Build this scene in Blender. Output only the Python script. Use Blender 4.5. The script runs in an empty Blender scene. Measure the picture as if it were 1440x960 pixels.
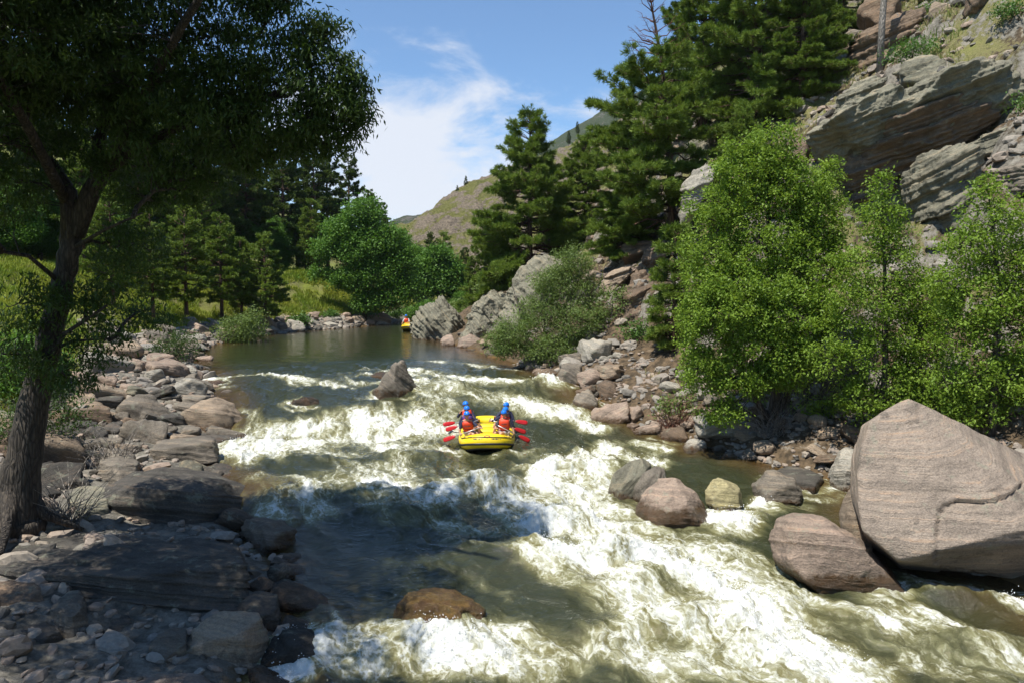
import bpy, bmesh, math, random
import numpy as np
from mathutils import Vector, Matrix, Euler

# ------------------------------------------------------------------ camera, sky, sun, exposure
S = bpy.context.scene
COL = S.collection
R = math.radians
F = 1120.0                                   # focal length in photograph pixels (28 mm on a 36 mm frame)
CZ = 6.0
PITCH = math.atan(80 / F)
cam_d = bpy.data.cameras.new('camera'); cam = bpy.data.objects.new('camera', cam_d); COL.objects.link(cam)
cam_d.sensor_width = 36; cam_d.lens = 28; cam_d.clip_start = 0.1; cam_d.clip_end = 6000
cam.location = (0, 0, CZ); cam.rotation_euler = (R(90) - PITCH, 0, 0)
S.camera = cam

SUN = Vector((-0.33, -0.29, 0.90)).normalized()
sun_d = bpy.data.lights.new('sun', 'SUN'); sun = bpy.data.objects.new('sun', sun_d); COL.objects.link(sun)
sun_d.energy = 4.9; sun_d.angle = R(0.5); sun_d.color = (1.0, 0.955, 0.88)
sun.rotation_euler = SUN.to_track_quat('Z', 'Y').to_euler()

w = bpy.data.worlds.new('World'); S.world = w; w.use_nodes = True
nt = w.node_tree; nt.nodes.clear()
def wn(t, **k):
    n = nt.nodes.new(t)
    for a, b in k.items(): setattr(n, a, b)
    return n
out = wn('ShaderNodeOutputWorld'); bg = wn('ShaderNodeBackground'); bg.inputs[1].default_value = 0.084
sky = wn('ShaderNodeTexSky', sky_type='NISHITA', sun_disc=False, sun_elevation=math.asin(SUN.z),
         sun_rotation=math.atan2(SUN.x, SUN.y), altitude=1800, air_density=1.0, dust_density=0.15, ozone_density=2.5)
tc = wn('ShaderNodeTexCoord')
def wmath(op, a, b=None, c=None):
    n = wn('ShaderNodeMath', operation=op)
    for i, v in enumerate((a, b, c)):
        if v is None: continue
        if isinstance(v, (int, float)): n.inputs[i].default_value = v
        else: nt.links.new(v, n.inputs[i])
    return n.outputs[0]
sx = wn('ShaderNodeSeparateXYZ'); nt.links.new(tc.outputs['Generated'], sx.inputs[0])
# project the sky on a flat layer so that the clouds stretch towards the horizon
mp = wn('ShaderNodeMapping'); mp.inputs['Scale'].default_value = (1.0, 1.0, 2.3); mp.inputs['Location'].default_value = (0.0, 0.0, 0.11)
nt.links.new(tc.outputs['Generated'], mp.inputs[0])
n1 = wn('ShaderNodeTexNoise'); n1.inputs['Scale'].default_value = 5.5; n1.inputs['Detail'].default_value = 11; n1.inputs['Roughness'].default_value = 0.62
n1.inputs['Distortion'].default_value = 0.35
nt.links.new(mp.outputs[0], n1.inputs['Vector'])
# bank of cloud low over the valley, thinning out upwards and towards the cliff side
ax = wmath('DIVIDE', wmath('ADD', sx.outputs[0], 0.10), 0.195)
az = wmath('DIVIDE', wmath('SUBTRACT', sx.outputs[2], 0.155), 0.115)
rr = wmath('ADD', wmath('MULTIPLY', ax, ax), wmath('MULTIPLY', az, az))
mask = wmath('SUBTRACT', 0.72, wmath('MULTIPLY', rr, 0.42))
val = wmath('ADD', mask, wmath('MULTIPLY', wmath('SUBTRACT', n1.outputs[0], 0.5), 2.6))
sm = wn('ShaderNodeMapRange', interpolation_type='SMOOTHSTEP'); sm.inputs[1].default_value = 0.12; sm.inputs[2].default_value = 0.80
sm.inputs[4].default_value = 0.93
nt.links.new(val, sm.inputs[0])
tint = wn('ShaderNodeMix', data_type='RGBA', blend_type='MULTIPLY'); tint.inputs[0].default_value = 1
nt.links.new(sky.outputs[0], tint.inputs[6]); tint.inputs[7].default_value = (1.14, 1.34, 1.42, 1)
mx = wn('ShaderNodeMix', data_type='RGBA'); nt.links.new(sm.outputs[0], mx.inputs[0])
nt.links.new(tint.outputs[2], mx.inputs[6]); mx.inputs[7].default_value = (6.9, 7.2, 7.8, 1)
nt.links.new(mx.outputs[2], bg.inputs[0]); nt.links.new(bg.outputs[0], out.inputs[0])

S.view_settings.view_transform = 'Standard'; S.view_settings.look = 'None'
S.view_settings.exposure = 0.58; S.view_settings.gamma = 1.0
S.render.engine = 'CYCLES'
S.cycles.use_denoising = True
try: S.cycles.denoiser = 'OPENIMAGEDENOISE'
except Exception: pass
S.cycles.max_bounces = 6; S.cycles.transparent_max_bounces = 12; S.cycles.diffuse_bounces = 3; S.cycles.glossy_bounces = 3
S.cycles.transmission_bounces = 4; S.cycles.caustics_reflective = False; S.cycles.caustics_refractive = False
S.cycles.sample_clamp_indirect = 6; S.cycles.volume_bounces = 0

# ------------------------------------------------------------------ numbers
rs = np.random.RandomState(7)
cp, sp_ = math.cos(PITCH), math.sin(PITCH)
def ray(px, py):
    u = px - 720; v = 480 - py
    return (u, F * cp + v * sp_, -F * sp_ + v * cp)
def at(px, py, Y):
    r = ray(px, py); k = Y / r[1]
    return Vector((r[0] * k, Y, CZ + r[2] * k))
def onz(px, py, z):
    r = ray(px, py); k = (z - CZ) / r[2]
    return Vector((r[0] * k, r[1] * k, z))
_wy = np.array([-20, 8, 13, 17, 21, 24, 27, 30, 32, 34, 36, 39, 44, 60, 600.])
_wz = np.array([-1.6, -1.15, -1.0, -.75, -.45, -.2, 0, .25, .6, 1.08, 1.45, 1.75, 1.88, 1.9, 1.95])
_fy = np.arange(-20, 200, .1); _fz = np.interp(_fy, _wy, _wz)
_k = np.exp(-np.linspace(-2, 2, 21) ** 2); _k /= _k.sum()
_fz = np.convolve(np.pad(_fz, 10, mode='edge'), _k, 'valid')
def W(y): return np.interp(y, _fy, _fz)
def onw(px, py):
    z = 0.
    for _ in range(30):
        p = onz(px, py, z); z = .5 * z + .5 * float(W(p.y))
    return onz(px, py, z)

def vnoise(p, seed=0):
    p = np.asarray(p, dtype=np.float64)
    i = np.floor(p); f = p - i; i = i.astype(np.int64)
    u = f * f * f * (f * (f * 6 - 15) + 10)
    D = p.shape[1]; K = (374761393, 668265263, 1103515245)
    res = 0.
    for c in range(1 << D):
        h = np.full(len(p), seed * 362437 + 12345, dtype=np.int64); wgt = 1.
        for d in range(D):
            b = (c >> d) & 1
            h = h + (i[:, d] + b) * K[d]
            wgt = wgt * (u[:, d] if b else 1 - u[:, d])
        h &= 0xffffffff; h = ((h ^ (h >> 13)) * 1274126177) & 0xffffffff; h ^= h >> 16
        h = (h * 2246822519) & 0xffffffff; h ^= h >> 15
        res = res + wgt * (h / 4294967296.)
    return res * 2 - 1
def fbm(p, oct=4, gain=.5, seed=0, ridged=False, billow=False):
    p = np.asarray(p, dtype=np.float64); a = 1.; s = 0.; n = 0.
    for o in range(oct):
        v = vnoise(p, seed + o * 17)
        if ridged: v = 1 - 2 * np.abs(v)
        if billow: v = 2 * np.abs(v) - 1
        s = s + a * v; n += a; a *= gain
        p = p * 2.03
        if p.shape[1] == 2: p = np.stack([p[:, 0] * .8 - p[:, 1] * .6, p[:, 0] * .6 + p[:, 1] * .8], 1)
        else: p = np.stack([p[:, 0] * .8 - p[:, 1] * .6, (p[:, 0] * .6 + p[:, 1] * .8), p[:, 2] + 3.1], 1)
    return s / n
def sstep(a, b, x):
    t = np.clip((x - a) / (b - a), 0, 1); return t * t * (3 - 2 * t)

# ------------------------------------------------------------------ shorelines (world x as a function of y)
L_px = [(372, 955), (385, 890), (378, 800), (335, 705), (262, 652), (300, 606), (300, 562), (262, 515), (280, 492), (300, 484), (350, 473), (430, 465), (560, 455), (600, 447)]
R_px = [(1560, 905), (1470, 850), (1330, 790), (1215, 700), (1100, 655), (1000, 628), (900, 598), (845, 572), (800, 536), (735, 517), (660, 492), (618, 478), (600, 462), (640, 452), (700, 447)]
_L = sorted([(onw(*p).y, onw(*p).x) for p in L_px]); _R = sorted([(onw(*p).y, onw(*p).x) for p in R_px])
_L = [(-40, -4.5), (8, -4.2)] + _L + [(118, 0), (135, 18), (160, 60), (170, 90), (900, 90)]
_R = [(-40, 14), (8, 13.5), (13.5, 12.5)] + _R + [(118, 6), (135, 32), (160, 90), (170, 130), (900, 130)]
_L = np.array(_L); _R = np.array(_R)
_ys = np.arange(-40, 900, .25)
def _smooth(tab):
    x = np.interp(_ys, tab[:, 0], tab[:, 1]); k = np.exp(-np.linspace(-2, 2, 9) ** 2); k /= k.sum()
    return np.convolve(np.pad(x, 4, mode='edge'), k, 'valid')
_xl, _xr = _smooth(_L), _smooth(_R)
def XL(y): return np.interp(y, _ys, _xl)
def XR(y): return np.interp(y, _ys, _xr)

def T(x, y, detail=True):
    """height of the ground"""
    x = np.atleast_1d(np.asarray(x, float)); y = np.atleast_1d(np.asarray(y, float))
    wz = W(y); xl = XL(y); xr = XR(y)
    p2 = np.stack([x, y], 1)
    wob = vnoise(p2 * .45, 5) * .5 + vnoise(p2 * 1.3, 6) * .2
    sl = (xl - x) + wob; sr = (x - xr) + wob
    ins = np.minimum(-sl, -sr)
    bed = -np.clip(ins * .34, 0, 1.25)
    fl = sstep(30, 52, y)
    near = np.interp(sl, [0, 1, 6, 14, 22, 30], [0, .3, .85, 3.4, 5.4, 5.8])
    far = np.interp(sl, [0, 1, 3.5, 11, 20, 30], [0, .45, 1.25, 5.3, 5.7, 5.8])
    hl = near * (1 - fl) + far * fl
    hl = hl + .42 * np.clip(-x - 34, 0, 140) * sstep(0, 60, y + 10)
    sat = 48 * (1 - np.exp(-np.clip(sr - 6, 0, 500) / 48 * 1.02))
    hr = np.interp(sr, [0, .8, 3, 6], [0, .45, 1.25, 3.1]) + sat
    hr *= 1 - sstep(110, 190, y) * .75
    h = np.where(sl > 0, hl, np.where(sr > 0, hr, bed))
    if detail:
        s = np.clip(np.maximum(sl, sr), 0, 1e9)
        amp = np.clip(s * .12, .04, .35)
        led = fbm(np.stack([x * .16, y * .22], 1), 4, .55, 31)
        h = h + amp * fbm(p2 * .55, 4, .5, 9)
        rocky = (sr > 1) * sstep(1, 7, sr)
        h = h + rocky * (1.5 * led + .9 * fbm(np.stack([x * .45 + h * .2, y * .5], 1), 4, .6, 41, ridged=True) * .6)
    h = h - 5.0 * np.exp(-((x - 18.0) / 3.0) ** 2 - ((y - 35.4) / 2.6) ** 2)
    return wz + h
def T1(x, y): return float(T(x, y)[0])

# ------------------------------------------------------------------ object helpers
def tag(o, label=None, cat=None, group=None, kind=None):
    for k, v in (('label', label), ('category', cat), ('group', group), ('kind', kind)):
        if v: o[k] = v
    return o
def empty(name, loc=(0, 0, 0), rz=0.):
    o = bpy.data.objects.new(name, None); COL.objects.link(o); o.location = loc; o.rotation_euler = (0, 0, rz); o.empty_display_size = .2
    return o
class MB:
    def __init__(s): s.v = []; s.t = []; s.q = []; s.n = 0; s.ta = []; s.qa = []
    def add(s, v, tris=None, quads=None, a=None):
        v = np.asarray(v, float).reshape(-1, 3)
        if tris is not None and len(tris):
            tris = np.asarray(tris, np.int64).reshape(-1, 3); s.t.append(tris + s.n); s.ta.append(np.full(len(tris), .5) if a is None else np.broadcast_to(a, (len(tris),)))
        if quads is not None and len(quads):
            quads = np.asarray(quads, np.int64).reshape(-1, 4); s.q.append(quads + s.n); s.qa.append(np.full(len(quads), .5) if a is None else np.broadcast_to(a, (len(quads),)))
        s.v.append(v); s.n += len(v)
    def mesh(s, name, mat, smooth=False, tint=False, origin=None):
        v = np.concatenate(s.v) if s.v else np.zeros((0, 3))
        if origin is not None: v = v - np.asarray(origin)
        t = np.concatenate(s.t) if s.t else np.zeros((0, 3), np.int64)
        q = np.concatenate(s.q) if s.q else np.zeros((0, 4), np.int64)
        return raw_mesh(name, v, t, q, mat, smooth, np.concatenate(s.ta + s.qa) if tint and (s.ta or s.qa) else None)
    def build(s, name, mat, parent=None, smooth=False, tint=False, origin=None):
        me = s.mesh(name, mat, smooth, tint, origin)
        o = bpy.data.objects.new(name, me); COL.objects.link(o)
        if origin is not None: o.location = origin
        if parent is not None: o.parent = parent
        return o
    def tube(s, pts, rad, n=6, cap=True):
        pts = np.asarray([tuple(p) for p in pts], float); m = len(pts)
        rad = np.broadcast_to(np.asarray(rad, float), (m,))
        d = np.gradient(pts, axis=0); d /= np.linalg.norm(d, axis=1, keepdims=True) + 1e-9
        ref = np.array([0, 0, 1.]) if abs(d[:, 2]).mean() < .8 else np.array([1., 0, 0])
        a = np.cross(d, ref); a /= np.linalg.norm(a, axis=1, keepdims=True) + 1e-9; b = np.cross(d, a)
        th = np.arange(n) * 2 * math.pi / n
        v = pts[:, None] + rad[:, None, None] * (a[:, None] * np.cos(th)[None, :, None] + b[:, None] * np.sin(th)[None, :, None])
        i = np.arange(m - 1)[:, None] * n; j = np.arange(n)[None]; k = (j + 1) % n
        q = np.stack([i + j, i + k, i + n + k, i + n + j], -1).reshape(-1, 4)
        vv = v.reshape(-1, 3)
        tr = []
        if cap:
            vv = np.concatenate([vv, pts[:1], pts[-1:]]); c0 = m * n
            tr = [(c0, (x + 1) % n, x) for x in range(n)] + [(c0 + 1, (m - 1) * n + x, (m - 1) * n + (x + 1) % n) for x in range(n)]
        s.add(vv, tr, q)
def raw_mesh(name, v, t, q, mat, smooth=False, tint=None):
    me = bpy.data.meshes.new(name); nt_, nq = len(t), len(q)
    me.vertices.add(len(v)); me.vertices.foreach_set('co', np.asarray(v, np.float32).ravel())
    me.loops.add(nt_ * 3 + nq * 4); me.loops.foreach_set('vertex_index', np.concatenate([np.asarray(t).ravel(), np.asarray(q).ravel()]).astype(np.int32))
    me.polygons.add(nt_ + nq)
    ls = np.concatenate([np.arange(nt_) * 3, nt_ * 3 + np.arange(nq) * 4]).astype(np.int32)
    me.polygons.foreach_set('loop_start', ls)
    me.polygons.foreach_set('use_smooth', np.full(nt_ + nq, smooth, dtype=bool))
    if tint is not None:
        a = me.attributes.new('tint', 'FLOAT', 'FACE'); a.data.foreach_set('value', np.asarray(tint, np.float32))
    me.update(calc_edges=True)
    if mat is not None: me.materials.append(mat)
    return me
def grid_mesh(name, X, Y, Z, mat, attrs=None):
    ny, nx = X.shape
    v = np.stack([X.ravel(), Y.ravel(), Z.ravel()], 1)
    i = np.arange(ny - 1)[:, None] * nx; j = np.arange(nx - 1)[None]
    q = np.stack([i + j, i + j + 1, i + nx + j + 1, i + nx + j], -1).reshape(-1, 4)
    me = raw_mesh(name, v, np.zeros((0, 3), np.int64), q, mat, True)
    for k, a in (attrs or {}).items():
        at_ = me.attributes.new(k, 'FLOAT', 'POINT'); at_.data.foreach_set('value', np.asarray(a, np.float32).ravel())
    o = bpy.data.objects.new(name, me); COL.objects.link(o); return o
def children(o): return [c for c in o.children]
def copy_tree(o, parent=None):
    kids = children(o); c = o.copy(); COL.objects.link(c)
    if parent is not None: c.parent = parent
    for ch in kids: copy_tree(ch, c)
    return c

# ------------------------------------------------------------------ material helpers
class NT:
    def __init__(s, name):
        s.m = bpy.data.materials.new(name); s.m.use_nodes = True; s.t = s.m.node_tree; s.t.nodes.clear()
        s.o = s.t.nodes.new('ShaderNodeOutputMaterial')
    def put(s, sock, v):
        if v is None: return
        if isinstance(v, bpy.types.NodeSocket): s.t.links.new(v, sock)
        elif isinstance(v, (tuple, list)) and len(v) == 3 and sock.type == 'RGBA': sock.default_value = (*v, 1)
        else: sock.default_value = v
    def n(s, typ, ins=None, **k):
        x = s.t.nodes.new('ShaderNode' + typ)
        for a, b in k.items(): setattr(x, a, b)
        for a, b in (ins or {}).items(): s.put(x.inputs[a], b)
        return x
    def math(s, op, a, b=None, c=None, clamp=False):
        return s.n('Math', {i: v for i, v in enumerate((a, b, c)) if v is not None}, operation=op, use_clamp=clamp).outputs[0]
    def vmath(s, op, a, b=None):
        x = s.n('VectorMath', {i: v for i, v in enumerate((a, b)) if v is not None}, operation=op)
        return x.outputs[1] if op == 'DOT_PRODUCT' else x.outputs[0]
    def noise(s, vec, scale, detail=4, rough=.55, dist=0., col=False):
        x = s.n('TexNoise', {'Vector': vec, 'Scale': scale, 'Detail': detail, 'Roughness': rough, 'Distortion': dist}); return x.outputs[1 if col else 0]
    def rng(s, v, a, b, c=0., d=1., smooth=True):
        return s.n('MapRange', {0: v, 1: a, 2: b, 3: c, 4: d}, interpolation_type='SMOOTHSTEP' if smooth else 'LINEAR').outputs[0]
    def mix(s, f, a, b, blend='MIX'):
        return s.n('Mix', {0: f, 6: a, 7: b}, data_type='RGBA', blend_type=blend).outputs[2]
    def scale(s, col, f):
        return s.n('VectorMath', {0: col, 'Scale': f}, operation='SCALE').outputs[0]
    def attr(s, name, typ='GEOMETRY', out=2):
        return s.n('Attribute', attribute_name=name, attribute_type=typ).outputs[out]
    def pos(s): return s.n('NewGeometry').outputs['Position']
    def bump(s, h, strength=.5, dist=.1, normal=None):
        return s.n('Bump', {'Height': h, 'Strength': strength, 'Distance': dist, 'Normal': normal}).outputs[0]
    def bsdf(s, **k):
        names = {'base': 'Base Color', 'rough': 'Roughness', 'metal': 'Metallic', 'normal': 'Normal', 'ior': 'IOR', 'spec': 'Specular IOR Level', 'coat': 'Coat Weight'}
        return s.n('BsdfPrincipled', {names[a]: b for a, b in k.items()}).outputs[0]
    def done(s, sh, disp=None):
        s.t.links.new(sh, s.o.inputs[0]); return s.m
def simple(name, col, rough=.6, noise=.12, scale=30., bump=.1, **k):
    m = NT(name); p = m.pos(); n = m.noise(p, scale, 3)
    c = m.scale(m.mix(0, col, col), m.rng(n, .2, .8, 1 - noise, 1 + noise, False))
    return m.done(m.bsdf(base=c, rough=rough, normal=m.bump(n, bump, .01), **k))

def rock_material():
    m = NT('river_rock'); p = m.pos()
    bed = m.attr('bed', 'OBJECT', 1); col = m.attr('rock_color', 'OBJECT', 0); wet_z = m.attr('wet_z', 'OBJECT', 2)
    big = m.noise(p, 1.1, 6, .6); mid = m.noise(p, 4.5, 8, .65); fine = m.noise(p, 26, 6, .7)
    lay = m.math('ADD', m.vmath('DOT_PRODUCT', p, bed), m.math('MULTIPLY', big, 1.6))
    cv = m.n('CombineXYZ', {0: lay, 1: m.math('MULTIPLY', big, .7)}).outputs[0]
    band = m.noise(cv, 2.2, 7, .72)
    c = m.scale(col, m.rng(big, .25, .75, .68, 1.28, False))
    gr_ = m.attr('grain', 'OBJECT', 2)
    c = m.scale(c, m.math('ADD', 1, m.math('MULTIPLY', gr_, m.rng(band, .3, .7, -.5, .36, False))))
    c = m.scale(c, m.rng(fine, .3, .72, .62, 1.3, False))
    ex = m.attr('extra', 'OBJECT', 0)                  # how much of a second mineral colour shows, in streaks
    st = m.math('MULTIPLY', m.rng(band, .50, .66), m.rng(big, .40, .60))
    c = m.mix(m.math('MULTIPLY', st, .8), c, ex)
    lich = m.math('MULTIPLY', m.rng(m.noise(p, 2.6, 8, .7, .4), .56, .66), .45)
    c = m.mix(lich, c, (.28, .29, .21))
    dk = m.math('MULTIPLY', m.rng(m.noise(p, 1.7, 9, .72, .6), .55, .68), .55)
    c = m.mix(dk, c, (.055, .05, .042))
    wet = m.rng(m.math('ADD', m.math('SUBTRACT', wet_z, m.n('SeparateXYZ', {0: p}).outputs[2]), m.math('MULTIPLY', m.math('SUBTRACT', mid, .5), .5)), -.05, .12)
    c = m.mix(wet, c, m.mix(m.rng(mid, .4, .65), m.mix(1, c, (.34, .30, .24), 'MULTIPLY'), (.085, .046, .020)))
    h = m.math('ADD', m.math('MULTIPLY', band, gr_), m.math('ADD', m.math('MULTIPLY', mid, .8), m.math('MULTIPLY', fine, .35)))
    gate = m.attr('crack')
    h = m.math('SUBTRACT', h, m.math('MULTIPLY', gate, .5))
    c = m.mix(m.math('MULTIPLY', gate, .85), c, (.03, .026, .022))
    rough = m.rng(wet, 0, 1, .85, .22, False)
    return m.done(m.bsdf(base=c, rough=rough, normal=m.bump(h, 1., .10), spec=.35))
ROCK = rock_material()

def leaf_mat(name, dark, light, trans=.35, rough=.45, spec=.35):
    m = NT(name); t = m.attr('tint'); p = m.pos()
    n = m.noise(p, .8, 3)
    f = m.math('ADD', m.math('MULTIPLY', t, .7), m.math('MULTIPLY', m.math('SUBTRACT', n, .35), .9), clamp=True)
    c = m.mix(f, dark, light)
    b = m.bsdf(base=c, rough=rough, spec=spec)
    tr = m.n('BsdfTranslucent', {0: m.mix(.5, c, m.mix(1, c, (1.6, 1.5, .6), 'MULTIPLY'))}).outputs[0]
    return m.done(m.n('MixShader', {0: trans, 1: b, 2: tr}).outputs[0])
def bark_mat(name, a, b, sc=6.):
    m = NT(name); p = m.pos()
    q = m.n('Mapping', {'Vector': p, 'Scale': (1, 1, .22)}).outputs[0]
    n = m.noise(q, sc, 8, .7, .6); v = m.n('TexVoronoi', {'Vector': q, 'Scale': sc * 1.6}, feature='DISTANCE_TO_EDGE').outputs[0]
    c = m.mix(m.rng(n, .3, .7), a, b); c = m.scale(c, m.rng(v, 0, .2, .45, 1.1, False))
    return m.done(m.bsdf(base=c, rough=.9, normal=m.bump(m.math('ADD', n, m.math('MULTIPLY', v, 2)), .9, .05)))
M = dict(
    willow=leaf_mat('cottonwood_leaf', (.026, .056, .010), (.075, .125, .024), .34, .5, .3),
    birch=leaf_mat('birch_leaf', (.10, .185, .018), (.26, .37, .055), .40, .45, .22),
    osier=leaf_mat('willow_leaf', (.085, .14, .03), (.20, .27, .075), .34, .5, .25),
    decid=leaf_mat('deciduous_leaf', (.05, .13, .018), (.15, .28, .045), .34, .5, .25),
    pine=leaf_mat('pine_needle', (.055, .115, .014), (.22, .29, .05), .25, .55, .2),
    pine_dark=leaf_mat('dark_pine_needle', (.032, .068, .014), (.12, .165, .034), .22, .55, .2),
    grass=leaf_mat('grass_blade', (.11, .20, .018), (.33, .34, .05), .3, .6, .2),
    drygrass=leaf_mat('dry_grass_blade', (.10, .17, .03), (.27, .25, .09), .3, .7, .2),
    weed=leaf_mat('weed_leaf', (.05, .12, .02), (.12, .22, .04), .3),
    dbark=bark_mat('dark_furrowed_bark', (.018, .014, .011), (.085, .068, .050), 8.),
    bark=bark_mat('grey_brown_bark', (.035, .028, .020), (.13, .105, .08)),
    pbark=bark_mat('pine_bark', (.04, .025, .018), (.20, .11, .065), 4.),
    dead=bark_mat('bleached_wood', (.16, .14, .12), (.36, .32, .27), 9.),
    redtwig=bark_mat('rusty_dead_twig', (.10, .04, .025), (.24, .10, .06), 9.),
)
# ------------------------------------------------------------------ ground
def axis(bands):
    out_ = []
    for a, b, s0 in bands: out_.append(np.arange(a, b, s0))
    return np.concatenate(out_ + [[bands[-1][1]]])
def ground_material():
    m = NT('ground_soil'); p = m.pos()
    g = m.attr('grassy'); rk = m.attr('rocky'); lush = m.attr('lush')
    a = m.noise(p, .5, 6, .6); b = m.noise(p, 3.2, 7, .65); c_ = m.noise(p, 22, 6, .75)
    soil = m.mix(m.rng(b, .35, .65), (.05, .038, .024), (.15, .105, .062))
    dry = m.mix(m.rng(c_, .35, .65), (.085, .095, .03), (.22, .19, .085))
    green = m.mix(m.rng(c_, .3, .7), (.10, .16, .016), (.27, .28, .04))
    gr = m.mix(m.math('MULTIPLY', m.rng(m.math('ADD', m.math('MULTIPLY', a, .7), m.math('MULTIPLY', lush, .5)), .38, .72), 1), dry, green)
    stone = m.mix(m.rng(b, .3, .7), (.085, .08, .065), (.27, .245, .20))
    stone = m.scale(stone, m.rng(c_, .3, .7, .7, 1.2, False))
    c = m.mix(m.rng(m.math('ADD', g, m.math('MULTIPLY', m.math('SUBTRACT', b, .5), 1.2)), .35, .6), soil, gr)
    c = m.mix(m.rng(m.math('ADD', rk, m.math('MULTIPLY', m.math('SUBTRACT', b, .5), 1.0)), .42, .58), c, stone)
    under = m.attr('under')
    bedc = m.mix(m.rng(b, .35, .62), (.19, .105, .030), (.055, .040, .018))
    c = m.mix(under, c, bedc)
    h = m.math('ADD', b, m.math('MULTIPLY', c_, .35))
    return m.done(m.bsdf(base=c, rough=.92, normal=m.bump(h, .9, .12), spec=.2))
GROUND = ground_material()
gx = axis([(-700, -200, 25), (-200, -80, 4), (-80, -34, 1.2), (-34, 42, .22), (42, 110, 1.1), (110, 260, 5), (260, 900, 30)])
gy = axis([(-40, 6, 1.5), (6, 50, .2), (50, 90, .4), (90, 160, 1.0), (160, 320, 4), (320, 900, 25)])
GX, GY = np.meshgrid(gx, gy); fx, fy = GX.ravel(), GY.ravel()
GZ = T(fx, fy)
wz = W(fy); s_l = XL(fy) - fx; s_r = fx - XR(fy); hgt = GZ - wz
pn = fbm(np.stack([fx * .25, fy * .25], 1), 4, .55, 77)
dzx = np.gradient(GZ.reshape(GX.shape), axis=1).ravel() / np.maximum(np.gradient(GX, axis=1).ravel(), .01)
dzy = np.gradient(GZ.reshape(GX.shape), axis=0).ravel() / np.maximum(np.gradient(GY, axis=0).ravel(), .01)
slope = np.hypot(dzx, dzy)
grassy = np.where(s_l > 0, sstep(.9, 2.0, hgt), sstep(2.5, 6, hgt) * (.50 + .6 * pn))
rocky = np.where(s_l > 0, (1 - sstep(.7, 1.6, hgt)) * .75, .30 + .30 * sstep(.9, 1.9, slope) - .25 * pn)
ground = grid_mesh('ground', GX, GY, GZ, GROUND, {'grassy': grassy, 'rocky': rocky, 'lush': np.where(s_l > 0, .35 + .4 * pn, .0 + .3 * pn), 'under': sstep(.12, -.1, hgt + .08 * pn) if False else 1 - sstep(-.05, .15, hgt)})
tag(ground, kind='structure')

# road on the shelf above the grassy bank
ry = np.arange(20, 110, 1.); 
def road_x(y): return XL(np.clip(y, 30, 84)) - 21.5 - np.clip(84 - y, 0, 1) * 0
def road_builder():
    xc = np.interp(ry, [20, 45, 65, 84, 110], [-36, -40, -39, -31, -26.])
    g = np.gradient(xc); offs = np.array([-3.6, -3.3, 0, 3.3, 3.6])
    X = xc[:, None] + offs[None]; Y = ry[:, None] + (-g[:, None]) * offs[None] * .0
    Z = np.maximum.reduce([T(X[:, i], np.full(len(ry), 0) + ry) for i in range(5)])[:, None] + np.array([-.3, .12, .16, .12, -.3])[None]
    m = NT('asphalt'); n = m.noise(m.pos(), 40, 4)
    return grid_mesh('road', X, np.broadcast_to(ry[:, None], X.shape).copy(), Z, m.done(m.bsdf(base=m.mix(n, (.045, .045, .047), (.10, .10, .10)), rough=.9)))
tag(road_builder(), kind='structure')

# ------------------------------------------------------------------ far hills
def hill_material(name, g1, g2, r1):
    m = NT(name); p = m.pos(); a = m.noise(p, .05, 8, .6); b = m.noise(p, .3, 9, .7); c_ = m.noise(p, 1.5, 6, .7)
    c = m.mix(m.rng(c_, .3, .7), g1, g2)
    rk = m.rng(m.math('ADD', m.attr('rocky'), m.math('MULTIPLY', m.math('SUBTRACT', b, .5), 1.5)), .4, .6)
    c = m.mix(rk, c, m.scale(m.mix(m.rng(c_, .3, .7), r1, tuple(v * .45 for v in r1)), 1.))
    return m.done(m.bsdf(base=c, rough=.95, normal=m.bump(m.math('ADD', m.math('MULTIPLY', b, 2), c_), 1, 1.5), spec=.1))
def hill(name, ridge, foot_y, foot_z, mat, amp, nseg=260, nrow=120, rockamt=.3, seed=3):
    P = np.array([tuple(at(*r)) for r in ridge]); t = np.linspace(0, 1, nseg)
    k = np.linspace(0, 1, len(P)); X0 = np.interp(t, k, P[:, 0]); Y0 = np.interp(t, k, P[:, 1]); Z0 = np.interp(t, k, P[:, 2])
    v = np.concatenate([np.linspace(0, 1, nrow), np.linspace(1.02, 1.5, 20)])[:, None]
    vv = np.where(v <= 1, v, 2 - v)
    Y = foot_y + (Y0[None] - foot_y) * v
    X = X0[None] * (.75 + .25 * v) + 0 * Y
    Z = foot_z + (Z0[None] - foot_z) * (vv ** 1.08)
    sc = 1 / (abs(P[0, 1] - foot_y) * .22)
    n = fbm(np.stack([X.ravel() * sc, Y.ravel() * sc], 1), 6, .55, seed).reshape(X.shape)
    rg = fbm(np.stack([X.ravel() * sc * 2.2, Y.ravel() * sc * 2.2], 1), 5, .6, seed + 9, ridged=True).reshape(X.shape)
    Z = Z + amp * (n * .9 + rg * .45) * np.sin(np.clip(vv, 0, 1) * math.pi * .8 + .15)
    o = grid_mesh(name, X, Y, Z, mat, {'rocky': rockamt + .6 * rg})
    tag(o, kind='structure'); return o
hill('hills', [(430, 335, 210), (520, 322, 225), (575, 318, 230), (608, 296, 235), (630, 276, 240), (655, 262, 245), (682, 250, 250), (720, 236, 255), (760, 222, 262), (800, 206, 270), (850, 180, 280), (930, 130, 290), (1050, 60, 300), (1250, -60, 300)],
     150, 2.5, hill_material('dry_hillside', (.13, .145, .035), (.28, .26, .10), (.38, .31, .23)), 5, rockamt=.33)
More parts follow.
